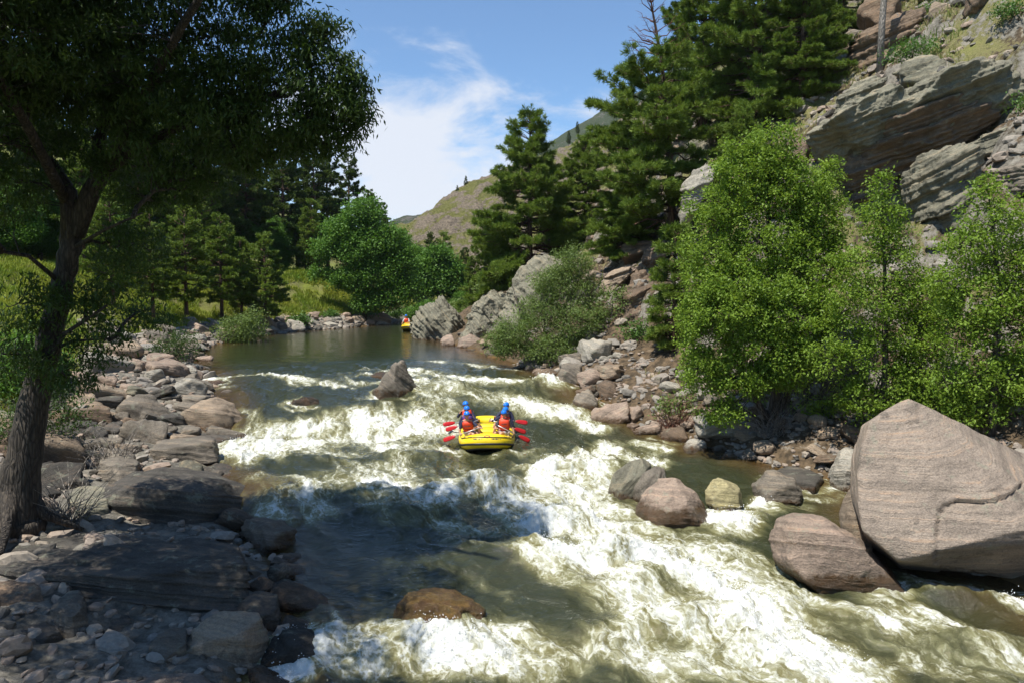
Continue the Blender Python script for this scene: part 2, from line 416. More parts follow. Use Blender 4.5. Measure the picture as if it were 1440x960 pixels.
hill('mountain', [(500, 330, 800), (640, 285, 820), (700, 250, 840), (745, 222, 850), (790, 190, 860), (820, 172, 870), (852, 155, 880), (900, 128, 890), (980, 80, 900), (1100, 0, 900)],
     420, 15, hill_material('forested_mountain', (.035, .055, .025), (.085, .095, .05), (.20, .18, .15)), 12, rockamt=.05, seed=21)

# ------------------------------------------------------------------ water
STROKES = [  # pixels of the photograph that lie on the water, width in metres, strength
    ([(285, 536), (340, 529), (400, 531), (445, 538), (475, 545)], .55, .85),
    ([(400, 533), (430, 541), (500, 545)], .35, .5),
    ([(605, 508), (640, 511), (690, 516), (730, 522)], .5, .7),
    ([(505, 531), (530, 527), (545, 524)], .3, .7),
    ([(590, 522), (630, 530), (690, 536), (740, 541), (780, 545)], .9, .95),
    ([(600, 540), (625, 556), (610, 575), (590, 590)], 1.3, .95),
    ([(640, 548), (700, 560), (760, 570), (800, 580)], 1.0, .65),
    ([(735, 570), (775, 582), (815, 592), (840, 604)], 1.1, 1.0),
    ([(535, 552), (520, 560), (545, 582)], .55, .9),
    ([(300, 628), (350, 612), (420, 603), (480, 594), (540, 592), (620, 590)], 1.0, 1.05),
    ([(310, 640), (380, 630), (450, 620), (540, 612), (620, 606)], 1.6, 1.0),
    ([(330, 655), (420, 645), (520, 635), (600, 632), (640, 640)], 1.0, .75),
    ([(405, 572), (432, 576), (450, 580)], .3, 1.0),
    ([(345, 580), (360, 598), (370, 610)], .5, .7),
    ([(350, 690), (420, 680), (470, 672), (560, 668)], .9, .55),
    ([(385, 720), (440, 700), (500, 690), (560, 690), (620, 700)], 1.25, .82),
    ([(380, 735), (460, 722), (560, 720), (640, 722)], .9, .62), ([(440, 765), (540, 760), (620, 752)], .6, .38), ([(480, 660), (560, 655), (640, 668)], .8, .5),
    ([(640, 700), (665, 690), (690, 700), (700, 715)], .6, .85),
    ([(560, 735), (640, 742), (700, 748)], .4, .6),
    ([(800, 650), (770, 672), (748, 700), (760, 725)], 1.0, 1.0),
    ([(760, 740), (800, 735), (850, 745), (900, 770)], 1.1, .85),
    ([(830, 655), (830, 690), (870, 720), (880, 750)], 1.5, 1.0),
    ([(900, 640), (930, 650), (870, 635), (850, 640)], .7, .9),
    ([(820, 640), (860, 625), (900, 625), (925, 632)], .6, .9),
    ([(780, 785), (830, 790), (870, 815), (900, 850), (960, 870), (1020, 900)], 1.0, 1.1),
    ([(860, 790), (920, 800), (980, 815), (1040, 840), (1100, 880)], 1.2, 1.0),
    ([(880, 760), (930, 770), (990, 800)], 1.1, .9),
    ([(1000, 735), (1040, 745), (1060, 730), (1075, 712)], .7, .95),
    ([(985, 765), (1020, 785), (1060, 800)], .8, .6),
    ([(1120, 688), (1160, 690), (1195, 680)], .4, .85),
    ([(620, 760), (700, 785), (760, 810), (830, 850)], .35, .55),
    ([(600, 800), (650, 812), (690, 828), (730, 850)], .25, .5),
    ([(395, 935), (450, 915), (520, 905), (600, 905), (680, 912), (730, 925)], .7, 1.0),
    ([(385, 950), (470, 935), (560, 930), (650, 940), (740, 955)], .7, .8),
    ([(415, 880), (430, 900), (455, 915), (400, 925)], .45, .9),
    ([(472, 860), (476, 890), (485, 905)], .16, .9),
    ([(700, 890), (780, 905), (860, 905), (920, 895)], .8, .9),
    ([(880, 930), (960, 945), (1060, 950), (1150, 955)], .9, .95),
    ([(930, 880), (1010, 905), (1090, 925), (1180, 950)], .9, 1.1),
    ([(1000, 860), (1060, 885), (1130, 910)], .7, .5),
    ([(1250, 845), (1310, 835), (1380, 840), (1440, 850)], .55, .9),
    ([(1240, 870), (1300, 880), (1370, 905), (1440, 935)], .8, .9),
    ([(1290, 815), (1360, 822), (1440, 830)], .35, .8),
    ([(1180, 940), (1280, 925), (1360, 950)], .8, .6),
    ([(640, 655), (700, 665), (760, 655)], .5, .45),
    ([(560, 640), (620, 660), (680, 680)], .8, .35),
    ([(690, 645), (740, 640), (790, 625)], .5, .5),
    ([(240, 600), (236, 608), (228, 612)], .3, .8),
    ([(300, 515), (350, 512), (420, 510)], .25, .35),
    ([(330, 545), (300, 550)], .3, .5),
    ([(545, 460), (575, 458)], .5, .3),
]
HUMPS = [  # (px, py, radius across, radius along, height): pillows and standing waves
    (430, 560, 1.1, .9, .35), (490, 580, 1.6, .8, .38), (360, 590, 1.2, .8, .25),
    (370, 690, 1.7, 1.3, .50), (380, 715, 1.2, .9, .35), (420, 655, 1.8, .7, .30), (560, 645, 1.7, .7, .35),
    (640, 545, 1.3, .7, .30), (770, 545, 1.2, .9, .50), (700, 600, 1.2, .8, .1),
    (665, 690, 1.0, .5, .50), (720, 690, 1.0, .6, .35), (760, 665, .9, .6, .4), (850, 665, 1.2, .6, .45), (800, 735, 1.0, .45, .45),
    (860, 790, 1.1, .5, .60), (930, 820, 1.3, .5, .5), (770, 790, .9, .6, .35), (980, 880, 1.1, .5, .45), (600, 905, 1.3, .5, .30),
    (610, 862, 1.25, .8, .22), (1100, 930, 1.2, .5, .35), (1340, 850, 1.1, .4, .35), (1380, 910, 1.1, .4, .35), (1040, 740, .7, .5, .22),
    (960, 700, .6, .4, .2), (420, 905, .7, .4, .2), (700, 780, 1.6, .7, .22), (850, 880, 1.2, .6, .25), (500, 700, 1.4, .5, .3), (560, 725, 1.4, .5, .3),
]
HOLES = [(500, 612, 1.8, .6, .25), (450, 680, .8, .6, .2), (820, 700, .8, .5, .25), (770, 745, .9, .4, .2), (900, 800, 1.2, .4, .2), (560, 850, 1.0, .7, .2), (690, 830, 1.2, .6, .2), (1200, 900, 1.2, .8, .15)]
def seg_d(x, y, pts, stretch=1.):
    d = np.full(len(x), 1e9)
    for (a, b) in zip(pts[:-1], pts[1:]):
        vx, vy = b[0] - a[0], b[1] - a[1]
        t = np.clip(((x - a[0]) * vx + (y - a[1]) * vy) / (vx * vx + vy * vy + 1e-9), 0, 1)
        d = np.minimum(d, np.hypot(x - a[0] - t * vx, y - a[1] - t * vy))
    return d
PSI_Y = np.array([8, 13, 16, 19, 22, 25, 28, 32, 36, 42, 50, 80.]); PSI_L = np.array([-3.5, -4.5, -5.5, -7.5, -9, -10, -11, -11.5, -13, -15, -18, -16.]); PSI_R = np.array([15.5, 13.5, 12, 10, 8, 6.5, 5.5, 4, 2, 0, -3, -5.])
def water_fields(x, y):
    base = W(y); p = np.stack([x, y], 1)
    wx = fbm(p * .7, 3, .5, 101); wy = fbm(p * .7, 3, .5, 102)
    px_, py_ = x + .45 * wx, y + .45 * wy
    foam = np.zeros(len(x)); F2 = np.zeros(len(x))
    for pts, wd, st in STROKES:
        P = [onw(*q)[:2] for q in pts]
        lo = np.min(P, 0) - 5 * wd; hi = np.max(P, 0) + 5 * wd
        k = np.nonzero((px_ > lo[0]) & (px_ < hi[0]) & (py_ > lo[1]) & (py_ < hi[1]))[0]
        if len(k) == 0: continue
        d = seg_d(px_[k], py_[k], P)
        g = st * np.exp(-(d / (wd * .85)) ** 2)
        foam[k] = 1 - (1 - foam[k]) * (1 - np.clip(g, 0, .97)); F2[k] = np.maximum(F2[k], st * np.exp(-(d / (wd * 2.4)) ** 2))
    for (bx, by, br) in FOAM_ROCKS:
        d = np.hypot((px_ - bx) / br, (py_ - by + .35 * br) / (br * .9))
        g = .62 * np.exp(-((d - .95) / .3) ** 2) * (y < 41); foam = np.maximum(foam, g)
    inside = np.minimum(x - XL(y), XR(y) - x)
    rapid = sstep(46, 37, y) if False else (1 - sstep(37, 47, y))
    edge = sstep(.0, 1.3, inside + .3 * wx)
    calm = sstep(-4.8, -3.0, x - 0) * 0 + 1
    # a quiet deep eddy on the near roadside
    eddy = np.exp(-(((x + 4.4) / 1.8) ** 2 + ((y - 18.3) / 2.3) ** 2))
    turb = rapid * edge * (1 - .75 * eddy)
    hum = np.zeros(len(x))
    for (a, b, r1, r2, hh) in HUMPS:
        c = onw(a, b); hum += hh * np.exp(-((px_ - c.x) / r1) ** 2 - ((py_ - c.y) / r2) ** 2)
    for (a, b, r1, r2, hh) in HOLES:
        c = onw(a, b); hum -= hh * np.exp(-((px_ - c.x) / r1) ** 2 - ((py_ - c.y) / r2) ** 2)
    # streaks run with the current
    lo_, hi_ = np.interp(y, PSI_Y, PSI_L), np.interp(y, PSI_Y, PSI_R)
    psi = (x - (lo_ + hi_) / 2) / ((hi_ - lo_) / 2) * 8. + .5 * wx
    fl = np.stack([psi * 1.25, py_ * .42], 1)
    n_a = fbm(fl, 5, .55, 201); n_r = fbm(np.stack([psi * .7, py_ * .5], 1), 4, .5, 211, ridged=True)
    n_b = fbm(np.stack([px_ * 1.5, py_ * 1.1], 1), 4, .55, 221, billow=True)
    wave = .17 * n_r + .10 * fbm(np.stack([px_ * .55, py_ * .4], 1), 3, .5, 231)
    fine = fbm(np.stack([px_ * 3.2, py_ * 2.1], 1), 4, .6, 241)
    foamy = np.clip(foam * .90 - .08 * (1 - foam), 0, 1.2)
    fm = .86 * foamy + .62 * n_a * np.clip(foamy * 1.3 + .06 * turb, 0, 1) + .10 * np.clip(n_r, 0, 1) * turb * F2 - .04
    fm = np.clip(fm, 0, 1)
    z = base + hum + turb * (wave + .045 * fine) + turb * np.clip(fm, 0, 1) * (.16 * n_b + .10 * fbm(p * 5.5, 3, .6, 251) + .06)
    chop = (1 - turb) * (.018 * fbm(np.stack([x * 1.4, y * 2.2], 1), 3, .55, 261))
    z = z + chop * sstep(0, .5, inside)
    aer = np.clip(F2 * .95 + .25 * turb * (n_a + .5), 0, 1)
    depth = np.clip(inside * .30 + .12 * wx, 0, 1)
    return z, fm, aer, depth, turb, psi
def water_material():
    m = NT('river_water'); p = m.pos(); foam = m.attr('foam'); aer = m.attr('aerated'); dep = m.attr('depth'); turb = m.attr('turb')
    xyz = m.n('SeparateXYZ', {0: p}); q = m.n('CombineXYZ', {0: m.math('MULTIPLY', m.attr('psi'), .9), 1: m.math('MULTIPLY', xyz.outputs[1], .36), 2: m.math('MULTIPLY', xyz.outputs[2], .6)}).outputs[0]
    wv = m.vmath('ADD', q, m.scale(m.noise(p, 1.3, 3, .5, 0, True), .5))
    na = m.noise(wv, 3.6, 9, .66, .6); nb = m.noise(wv, 17, 6, .7, .3)
    ed = m.n('TexVoronoi', {'Vector': m.vmath('ADD', q, m.scale(m.noise(p, 3.2, 5, .6, 0, True), .5)), 'Scale': 3.6}, feature='DISTANCE_TO_EDGE').outputs[0]
    lace = m.rng(ed, .0, .14, 1, 0)
    amp = m.math('ADD', m.math('MULTIPLY', foam, 1.9), m.math('MULTIPLY', turb, .22), clamp=True)
    tex = m.math('ADD', m.math('MULTIPLY', m.math('SUBTRACT', na, .5), 1.35), m.math('MULTIPLY', m.math('SUBTRACT', nb, .5), .75))
    tex = m.math('ADD', tex, m.math('MULTIPLY', lace, .22))
    f = m.math('ADD', foam, m.math('MULTIPLY', tex, amp))
    mask = m.math('MULTIPLY', m.rng(f, .36, .92), .97)
    # colour of the water itself: clear brown-green, milky olive where it carries air
    deep = m.mix(m.rng(dep, .1, .8), (.070, .044, .014), (.026, .030, .014))
    milky = m.mix(m.rng(na, .3, .7), (.14, .122, .042), (.29, .28, .145))
    body = m.mix(m.math('MULTIPLY', aer, m.rng(m.math('ADD', foam, m.math('MULTIPLY', m.math('SUBTRACT', na, .5), .8)), 0, .62, .03, .9)), deep, milky)
    fine = m.noise(m.n('Mapping', {'Vector': p, 'Scale': (1.0, 1.7, 1.0)}).outputs[0], 3.0, 7, .62, .4)
    small = m.noise(wv, 9, 7, .65)
    hgt = m.math('ADD', m.math('MULTIPLY', fine, m.rng(turb, 0, 1, .42, .8, False)), m.math('MULTIPLY', small, m.rng(turb, 0, 1, .08, .55, False)))
    nrm = m.bump(hgt, .8, .085)
    diff = m.bsdf(base=body, rough=.9, spec=0., normal=nrm)
    trans = m.n('BsdfTransparent', {0: (.86, .74, .48)}).outputs[0]
    opq = m.math('ADD', m.rng(dep, .0, .50, .30, .93, True), m.math('MULTIPLY', aer, .6), clamp=True)
    inner = m.n('MixShader', {0: opq, 1: trans, 2: diff}).outputs[0]
    gl = m.n('BsdfGlossy', {0: (1, 1, 1), 'Roughness': .07, 'Normal': nrm}).outputs[0]
    fr = m.n('Fresnel', {'IOR': 1.33, 'Normal': nrm}).outputs[0]
    wat = m.n('MixShader', {0: fr, 1: inner, 2: gl}).outputs[0]
    fb = m.bump(m.math('ADD', m.math('ADD', na, m.math('MULTIPLY', nb, .5)), m.math('MULTIPLY', f, .5)), .8, .07)
    fcol = m.mix(m.rng(f, .35, 1.15), (.34, .335, .20), (.72, .73, .69))
    fm = m.bsdf(base=fcol, rough=.75, normal=fb, spec=.25)
    return m.done(m.n('MixShader', {0: mask, 1: wat, 2: fm}).outputs[0])
def build_water():
    xs = axis([(-60, -24, 2), (-24, -15, .5), (-15, -12, .12), (-12, 13, .04), (13, 16, .15), (16, 60, 2), (60, 140, 8)])
    yy = [-30, -10, 0, 5, 8, 10, 11]; y = 11.4
    while y < 48: yy.append(y); y += max(.035, y * y / 14000.)
    while y < 100: yy.append(y); y += .35
    while y < 170: yy.append(y); y += 2
    yy = np.array(yy)
    X, Y = np.meshgrid(xs, yy); x, y = X.ravel(), Y.ravel()
    z, fm, aer, dep, turb, psi = water_fields(x, y)
    me = grid_mesh('river', X, Y, z.reshape(X.shape), water_material(), {'foam': fm, 'aerated': aer, 'depth': dep, 'turb': turb, 'psi': psi})
    tag(me, kind='structure')
    # spray thrown up over the breaking crests
    k = np.nonzero((fm > .8) & (y < 36) & (y > 12))[0]
    k = rs.choice(k, 6500, replace=True); n = len(k)
    up = rs.exponential(.055, n) + .0; r = rs.uniform(.003, .011, n) * (1 + y[k] / 40)
    c = np.stack([x[k] + rs.normal(0, .05, n), y[k] + rs.normal(0, .05, n), z[k] + up], 1)
    oc = np.array([(1, 0, 0), (-1, 0, 0), (0, 1, 0), (0, -1, 0), (0, 0, 1), (0, 0, -1)], float)
    of = np.array([(0, 2, 4), (2, 1, 4), (1, 3, 4), (3, 0, 4), (2, 0, 5), (1, 2, 5), (3, 1, 5), (0, 3, 5)])
    mb = MB(); mb.add((c[:, None] + oc[None] * r[:, None, None]).reshape(-1, 3), (of[None] + (np.arange(n) * 6)[:, None, None]).reshape(-1, 3))
    o = mb.build('spray', simple('spray_drop', (.85, .87, .88), .3), smooth=True); tag(o, kind='stuff')
    return me
# ------------------------------------------------------------------ rocks
_ico = {}
def ico(sub):
    if sub not in _ico:
        bm = bmesh.new(); bmesh.ops.create_icosphere(bm, subdivisions=sub, radius=1)
        v = np.array([x.co[:] for x in bm.verts]); f = np.array([[l.index for l in q.verts] for q in bm.faces]); bm.free()
        v /= np.linalg.norm(v, axis=1, keepdims=True); _ico[sub] = (v, f)
    return _ico[sub]
def radial(d, N, H, p):
    q = np.clip(d @ N.T, 0, None) / H[None]
    mx_ = q.max(1, keepdims=True)
    return 1 / (mx_[:, 0] * (((q / mx_) ** p).sum(1)) ** (1 / p))
def rough_up(v, ctr_d, size, amp, seed, bed, strata, detail=1.):
    o = np.array([seed * 3.17, seed * 1.3, seed * .7])
    n1 = fbm(v / size * 1.6 + o, 4, .55, seed)
    n2 = fbm(v / size * 2.6 + o + .25 * n1[:, None], 5, .55, seed + 50, ridged=True)
    s = v @ bed
    st = vnoise(np.stack([s * 1.0 + .5 * n1, n1 * .6 + s * 0, np.zeros(len(v))], 1), seed + 5) + .5 * vnoise(np.stack([s * 2.6 + .5 * n1, n1 * .5, np.zeros(len(v))], 1), seed + 6)
    st = np.tanh(st * 4.5) + .35 * np.tanh(5 * vnoise(np.stack([s * 6 + n1, n1, np.zeros(len(v))], 1), seed + 8))
    return v + ctr_d * (size * (amp * n1 + amp * .62 * n2 * detail + strata * 1.25 * st))[:, None]
def rock_mesh(name, kind, seed, sub=4):
    r = np.random.RandomState(seed); d, f = ico(sub)
    n = dict(flat=7, block=7, round=34)[kind]; p = dict(flat=60, block=60, round=12)[kind]
    N = r.normal(size=(n, 3))
    if kind == 'flat': N = np.concatenate([N, [[.08, .1, 1], [0, .1, -1], [.15, -.1, 1]]])
    N = np.concatenate([N, np.array([[1, .2, 0], [-1, .1, .1], [.1, 1, 0], [0, -1, .2], [0, .1, 1], [0, 0, -1]])])
    N /= np.linalg.norm(N, axis=1, keepdims=True); H = r.uniform(.74 if kind == 'round' else .56, 1.0, len(N))
    v = d * radial(d, N, H, p)[:, None]; v /= np.abs(v).max(0)
    v = v * np.array(dict(flat=(1.05, .85, .42), block=(1, .82, .68), round=(1, .85, .66))[kind])
    bed = np.array(dict(flat=(.1, .25, 1), block=(.5, .3, .8), round=(.2, .5, .8))[kind]); bed = bed / np.linalg.norm(bed) * 5
    v = rough_up(v, d, 1., dict(flat=.07, block=.075, round=.06)[kind], seed, bed, dict(flat=.040, block=.036, round=.012)[kind])
    return raw_mesh(name, v, f, np.zeros((0, 4), np.int64), ROCK, True)

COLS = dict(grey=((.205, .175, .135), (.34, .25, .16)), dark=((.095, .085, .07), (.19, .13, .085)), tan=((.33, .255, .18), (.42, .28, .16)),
            pink=((.35, .265, .20), (.45, .28, .18)), pale=((.36, .33, .27), (.42, .33, .22)), brown=((.19, .135, .09), (.33, .20, .11)),
            yellow=((.44, .38, .20), (.5, .38, .14)), olive=((.225, .21, .15), (.36, .26, .15)))
def rock_props(o, col, bed=None, wet=None, seed=0):
    r = random.Random(seed * 7 + 3)
    a, b = COLS[col]; k = r.uniform(.88, 1.12)
    o['rock_color'] = [a[0] * k, a[1] * k, a[2] * k]; o['extra'] = list(b)
    if bed is None: bed = (r.uniform(-.5, .5), r.uniform(-.3, .6), 1)
    bl = math.sqrt(sum(x * x for x in bed)); fq = r.uniform(3.0, 5.0)
    o['bed'] = [x / bl * fq for x in bed]; o['grain'] = 1.
    o['wet_z'] = float(W(o.location.y)) + .14 if wet is None else wet

BOULDERS = []    # (object, phrase, x, y, radius)
FOAM_ROCKS = []
def hull_from(pts, name, label, col, sub=6, amp=.06, strata=.022, p=60, bed=(.1, .3, 1), seed=1, phrase=None, cat='boulder', wet=None, bedk=3.5, foam=True, z0=None, group=None, detail=1., cuts=9):
    P = np.array([tuple(q) for q in pts], float)
    bm = bmesh.new(); vs = [bm.verts.new(q) for q in P]
    bmesh.ops.convex_hull(bm, input=vs); bm.normal_update()
    ars = np.array([fc.calc_area() for fc in bm.faces]); cen = np.array([fc.calc_center_median()[:] for fc in bm.faces])
    ctr = (cen * ars[:, None]).sum(0) / ars.sum()
    planes = []
    for fc in bm.faces:
        if fc.calc_area() < 1e-5: continue
        nrm = np.array(fc.normal[:]); h = float(nrm @ (np.array(fc.verts[0].co[:]) - ctr))
        if h < 0: nrm, h = -nrm, -h
        h = max(h, .03)
        for q in planes:
            if q[0] @ nrm > .985 and abs(q[1] - h) < .08 * (h + .3): q[2] += 1; break
        else: planes.append([nrm, h, 1])
    bm.free()
    rc = np.random.RandomState(seed * 13 + 1)
    for _ in range(cuts):                      # broken corners
        nrm = rc.normal(size=3); nrm[2] = abs(nrm[2]) * .8; nrm /= np.linalg.norm(nrm); planes.append([nrm, float(((P - ctr) @ nrm).max()) * rc.uniform(.74, .90), 1])
    N = np.array([q[0] for q in planes]); H = np.array([q[1] for q in planes])
    d, f = ico(sub); ext = (P.max(0) - P.min(0)) / 2; dd = d * ext; dd /= np.linalg.norm(dd, axis=1, keepdims=True)
    v = dd * radial(dd, N, H, p)[:, None]
    size = float(np.prod(ext) ** (1 / 3)); b = np.array(bed, float); b = b / np.linalg.norm(b) * bedk
    v = rough_up(v, dd, size, amp, seed, b, strata, detail)
    org = ctr.copy(); org[2] = P[:, 2].min()
    o = bpy.data.objects.new(name, raw_mesh(name, v + ctr - org, f, np.zeros((0, 4), np.int64), ROCK, True)); COL.objects.link(o); o.location = org
    tag(o, label, cat, group); rock_props(o, col, bed, wet, seed)
    BOULDERS.append((o, phrase, float(ctr[0]), float(ctr[1]), float(max(ext[0], ext[1]))))
    if foam: FOAM_ROCKS.append((float(ctr[0]), float(ctr[1]), float(max(ext[0], ext[1]) * .98)))
    return o
def standing(name, label, outline, Y, thick, col, front=.62, back=.7, down=.8, under=0., **k):
    """a boulder whose outline, seen from the river, is the polygon; it has depth THICK and goes DOWN below its lowest point"""
    pts = []; c = np.mean(np.array(outline, float), 0); ymax = max(q[1] for q in outline)
    Y0 = Y; hh = max(q[1] for q in outline) - min(q[1] for q in outline)
    for (a, b) in outline:
        Y = Y0 + under * (b - c[1]) / hh
        pts.append(at(a, b, Y))
        for s_, yy in ((front, Y - thick / 2), (back, Y + thick / 2)):
            q = at(c[0] + (a - c[0]) * s_, c[1] + (b - c[1]) * s_ - under * 4, Y); pts.append(Vector((q.x, yy, q.z)))
        if b > ymax - (ymax - c[1]) * .55:
            q = pts[-3]; pts.append(Vector((q.x, q.y, q.z - down)))
            q = pts[-3]; pts.append(Vector((q.x, q.y, q.z - down)))
    return hull_from(pts, name, label, col, **k)
def slab(name, label, top, z, thick, col, spread=.12, tilt=0., **k):
    """a low boulder: TOP is the outline of its upper face, pixels at height Z; TILT raises its far side"""
    P = [onz(a, b, z) for a, b in top]; c = sum(P, Vector()) / len(P); pts = []
    for q in P:
        pts.append(Vector((q.x, q.y, q.z + tilt * (q.y - c.y))))
        pts.append(Vector((c.x + (q.x - c.x) * (1 + spread), c.y + (q.y - c.y) * (1 + spread), z - thick)))
    pts.append(c + Vector((0, 0, .08)))
    return hull_from(pts, name, label, col, **k)

def big_rocks():
    wat = lambda px, py: onw(px, py)
    # --- the great split boulder
    Y = 18.3
    g = [at(1205, 700, Y - .9), at(1207, 640, Y - .4), at(1222, 592, Y - .1), at(1262, 566, Y + .2), at(1278, 560, Y + .4), at(1330, 585, Y + .5), at(1388, 612, Y + .6), at(1470, 655, Y + .7),
         at(1540, 740, Y + .5), at(1530, 790, Y - .6), at(1212, 745, Y - 1.35), at(1262, 787, Y - 1.7), at(1330, 772, Y - 1.9), at(1440, 745, Y - 2.0), at(1530, 760, Y - 1.9),
         at(1300, 800, Y + .2), at(1420, 815, Y + .3), at(1540, 830, Y + .2)]
    g += [Vector((q.x + .8, q.y + 2.2, q.z - .5)) for q in g[:8]] + [Vector((q.x + 1.4, q.y + 2.6, q.z - 1.2)) for q in g[8:12]]
    big = hull_from(g, 'boulder', 'huge smooth pinkish grey boulder with brown streaks and a dark undercut, at the cliff-side waterline', 'pink', sub=7, amp=.009, strata=.003, p=220,
                    bed=(-.08, -.25, 1), bedk=4, seed=11, phrase='the huge streaked boulder', foam=False, detail=.6, cuts=0)
    big['extra'] = [.44, .28, .17]; big['rock_color'] = [.34, .275, .215]; big['wet_z'] = -.78
    big['bed'] = [-.5, -1.6, 6.5]; big['grain'] = .6
    # the long curved crack with the sunken plate below it, and the short crack near the top
    me = big.data; n = len(me.vertices); co = np.zeros(n * 3, np.float32); me.vertices.foreach_get('co', co); co = co.reshape(-1, 3).astype(float)
    nr = np.zeros(n * 3, np.float32); me.vertices.foreach_get('normal', nr); nr = nr.reshape(-1, 3)
    wp = co + np.array(big.location[:]); d = wp - np.array([0, 0, CZ]); dep = d[:, 1] * cp - d[:, 2] * sp_
    qx, qy = 720 + F * d[:, 0] / dep, 480 - F * (d[:, 1] * sp_ + d[:, 2] * cp) / dep
    face_on = (nr[:, 1] < .1) & ((d * nr).sum(1) < 0)
    jit = 3.5 * fbm(wp * 2.2, 4, .6, 61)
    def carve(path, wid, depth, plate=0.):
        dd = seg_d(qx + jit, qy + jit, path); push = depth * np.exp(-(dd / wid) ** 2)
        if plate:
            px_, py_ = zip(*path[2:]); below = sstep(0, 3, qy + jit - np.interp(qx, px_, py_)) * sstep(1317, 1322, qx + jit); push = push + plate * below * (1 - sstep(60, 110, dd))
        return push
    crk = np.maximum(carve([(1316, 790), (1319, 735), (1330, 712), (1350, 706), (1400, 704), (1425, 692), (1440, 680)], 1.5, 1.), carve([(1291, 568), (1292, 590), (1275, 596), (1258, 612)], 1.1, .8)) * face_on * np.clip(.55 + 1.3 * vnoise(wp * 3, 8), .2, 1)
    at_ = me.attributes.new('crack', 'FLOAT', 'POINT'); at_.data.foreach_set('value', crk.astype(np.float32))
    push = carve([(1316, 790), (1319, 735), (1330, 712), (1350, 706), (1400, 704), (1425, 692), (1440, 680)], 1.8, .10, .06) + carve([(1291, 568), (1292, 590), (1275, 596), (1258, 612)], 1.6, .06) + carve([(1380, 693), (1420, 688)], 1.2, .04)
    co -= nr * (push * face_on)[:, None]; me.vertices.foreach_set('co', co.astype(np.float32).ravel()); me.update()
    standing('boulder', 'long low pink granite boulder with a wet rusty foot, against the huge streaked boulder',
             [(1083, 765), (1092, 735), (1120, 722), (1150, 724), (1190, 745), (1240, 775), (1262, 795), (1275, 815), (1262, 830), (1225, 848), (1170, 838), (1120, 812), (1090, 790)], 17.9, 2.1, 'pink', front=.8, back=.75, cuts=5,
             sub=7, amp=.05, strata=.012, seed=12, phrase='the long pink granite boulder', wet=-.22, down=.5)
    standing('boulder', 'narrow tan boulder wedged upstream of the long pink granite boulder', [(1186, 720), (1196, 690), (1208, 684), (1222, 720), (1220, 760), (1192, 745)], 19.4, 1.2, 'tan', seed=13, phrase='the narrow wedged boulder', sub=4)
    standing('boulder', 'wet rounded pinkish boulder in midstream with brown water sheeting over its shoulders',
             [(893, 715), (905, 690), (925, 676), (950, 672), (978, 688), (1000, 715), (1003, 738), (960, 752), (915, 742)], 21.6, 1.9, 'pink', seed=14, phrase='the rounded pinkish midstream boulder', wet=.12, sub=6, amp=.05, p=40)
    standing('boulder', 'slanting grey whaleback boulder in the white water', [(855, 688), (862, 668), (885, 650), (908, 644), (922, 652), (905, 675), (880, 692)], 23.6, 1.1, 'olive', seed=15, phrase='the slanting grey midstream boulder', bed=(.6, .1, -.5), amp=.02)
    standing('boulder', 'smaller grey midstream boulder leaning on the whaleback boulder', [(890, 688), (898, 668), (922, 655), (940, 658), (942, 670), (922, 690)], 23.0, .9, 'grey', seed=16, phrase='the small leaning boulder', bed=(.6, .1, -.5), amp=.02)
    standing('boulder', 'yellow-stained boulder standing in the side chute', [(992, 690), (998, 674), (1016, 669), (1040, 684), (1050, 706), (1030, 718), (1000, 710)], 22.2, 1.1, 'yellow', seed=17, phrase='the yellow-stained boulder', wet=-.15)
    standing('boulder', 'dark grey blocky boulder in the brown side channel', [(1058, 680), (1064, 665), (1090, 662), (1118, 672), (1128, 695), (1112, 706), (1072, 700)], 23.0, 1.2, 'grey', seed=18, phrase='the dark blocky side-channel boulder', wet=-.12)
    slab('boulder', 'thin dark slab behind the blocky side-channel boulder', [(1082, 662), (1110, 655), (1160, 668), (1150, 680), (1100, 676)], .05, .35, 'dark', seed=19, phrase='the thin dark slab', sub=4)
    standing('boulder', 'pale squarish boulder beside the huge streaked boulder', [(1168, 662), (1174, 640), (1190, 630), (1214, 634), (1220, 660), (1200, 672)], 24.2, 1.1, 'pale', seed=20, phrase='the pale squarish boulder')
    standing('boulder', 'low pale stone half buried in the shaded cliff-side shore', [(1097, 650), (1104, 640), (1130, 642), (1138, 652), (1120, 658)], 26.5, .8, 'grey', seed=21, phrase='the half-buried pale stone', sub=4)
    standing('boulder', 'drowned rusty brown boulder with clear water sliding over it', [(520, 880), (545, 845), (590, 826), (640, 832), (680, 860), (702, 885), (690, 905), (620, 915), (550, 905)], 15.9, 1.7, 'brown', seed=22, phrase='the drowned brown boulder', wet=9., front=.7, down=.4, amp=.10, strata=.03, sub=6, foam=False)
    dr = BOULDERS[-1][0]; dr['rock_color'] = [.42, .30, .12]; dr['extra'] = [.62, .36, .08]; dr.location.z -= .06
    # --- midstream above the raft
    standing('boulder', 'pointed grey boulder splitting the current upstream of the raft', [(522, 550), (529, 530), (546, 508), (557, 499), (567, 505), (577, 528), (589, 552), (591, 572), (572, 582), (550, 578), (532, 564)], 35.2, 1.8, 'grey', seed=23, phrase='the pointed midstream boulder', sub=6,
             bed=(.7, .1, .8), amp=.05, strata=.02, front=.5, p=50)
    standing('boulder', 'low black wet boulder in the rapid on the roadside of the pointed boulder', [(402, 574), (412, 560), (432, 556), (448, 562), (452, 576), (425, 580)], 33.3, .9, 'dark', seed=24, phrase='the low black wet boulder', wet=9.)
    slab('boulder', 'rusty flat stone just breaking the surface behind the pointed boulder', [(520, 528), (532, 520), (548, 522), (540, 530)], 1.72, .3, 'brown', seed=25, phrase='the rusty flat stone', sub=4, wet=9.)
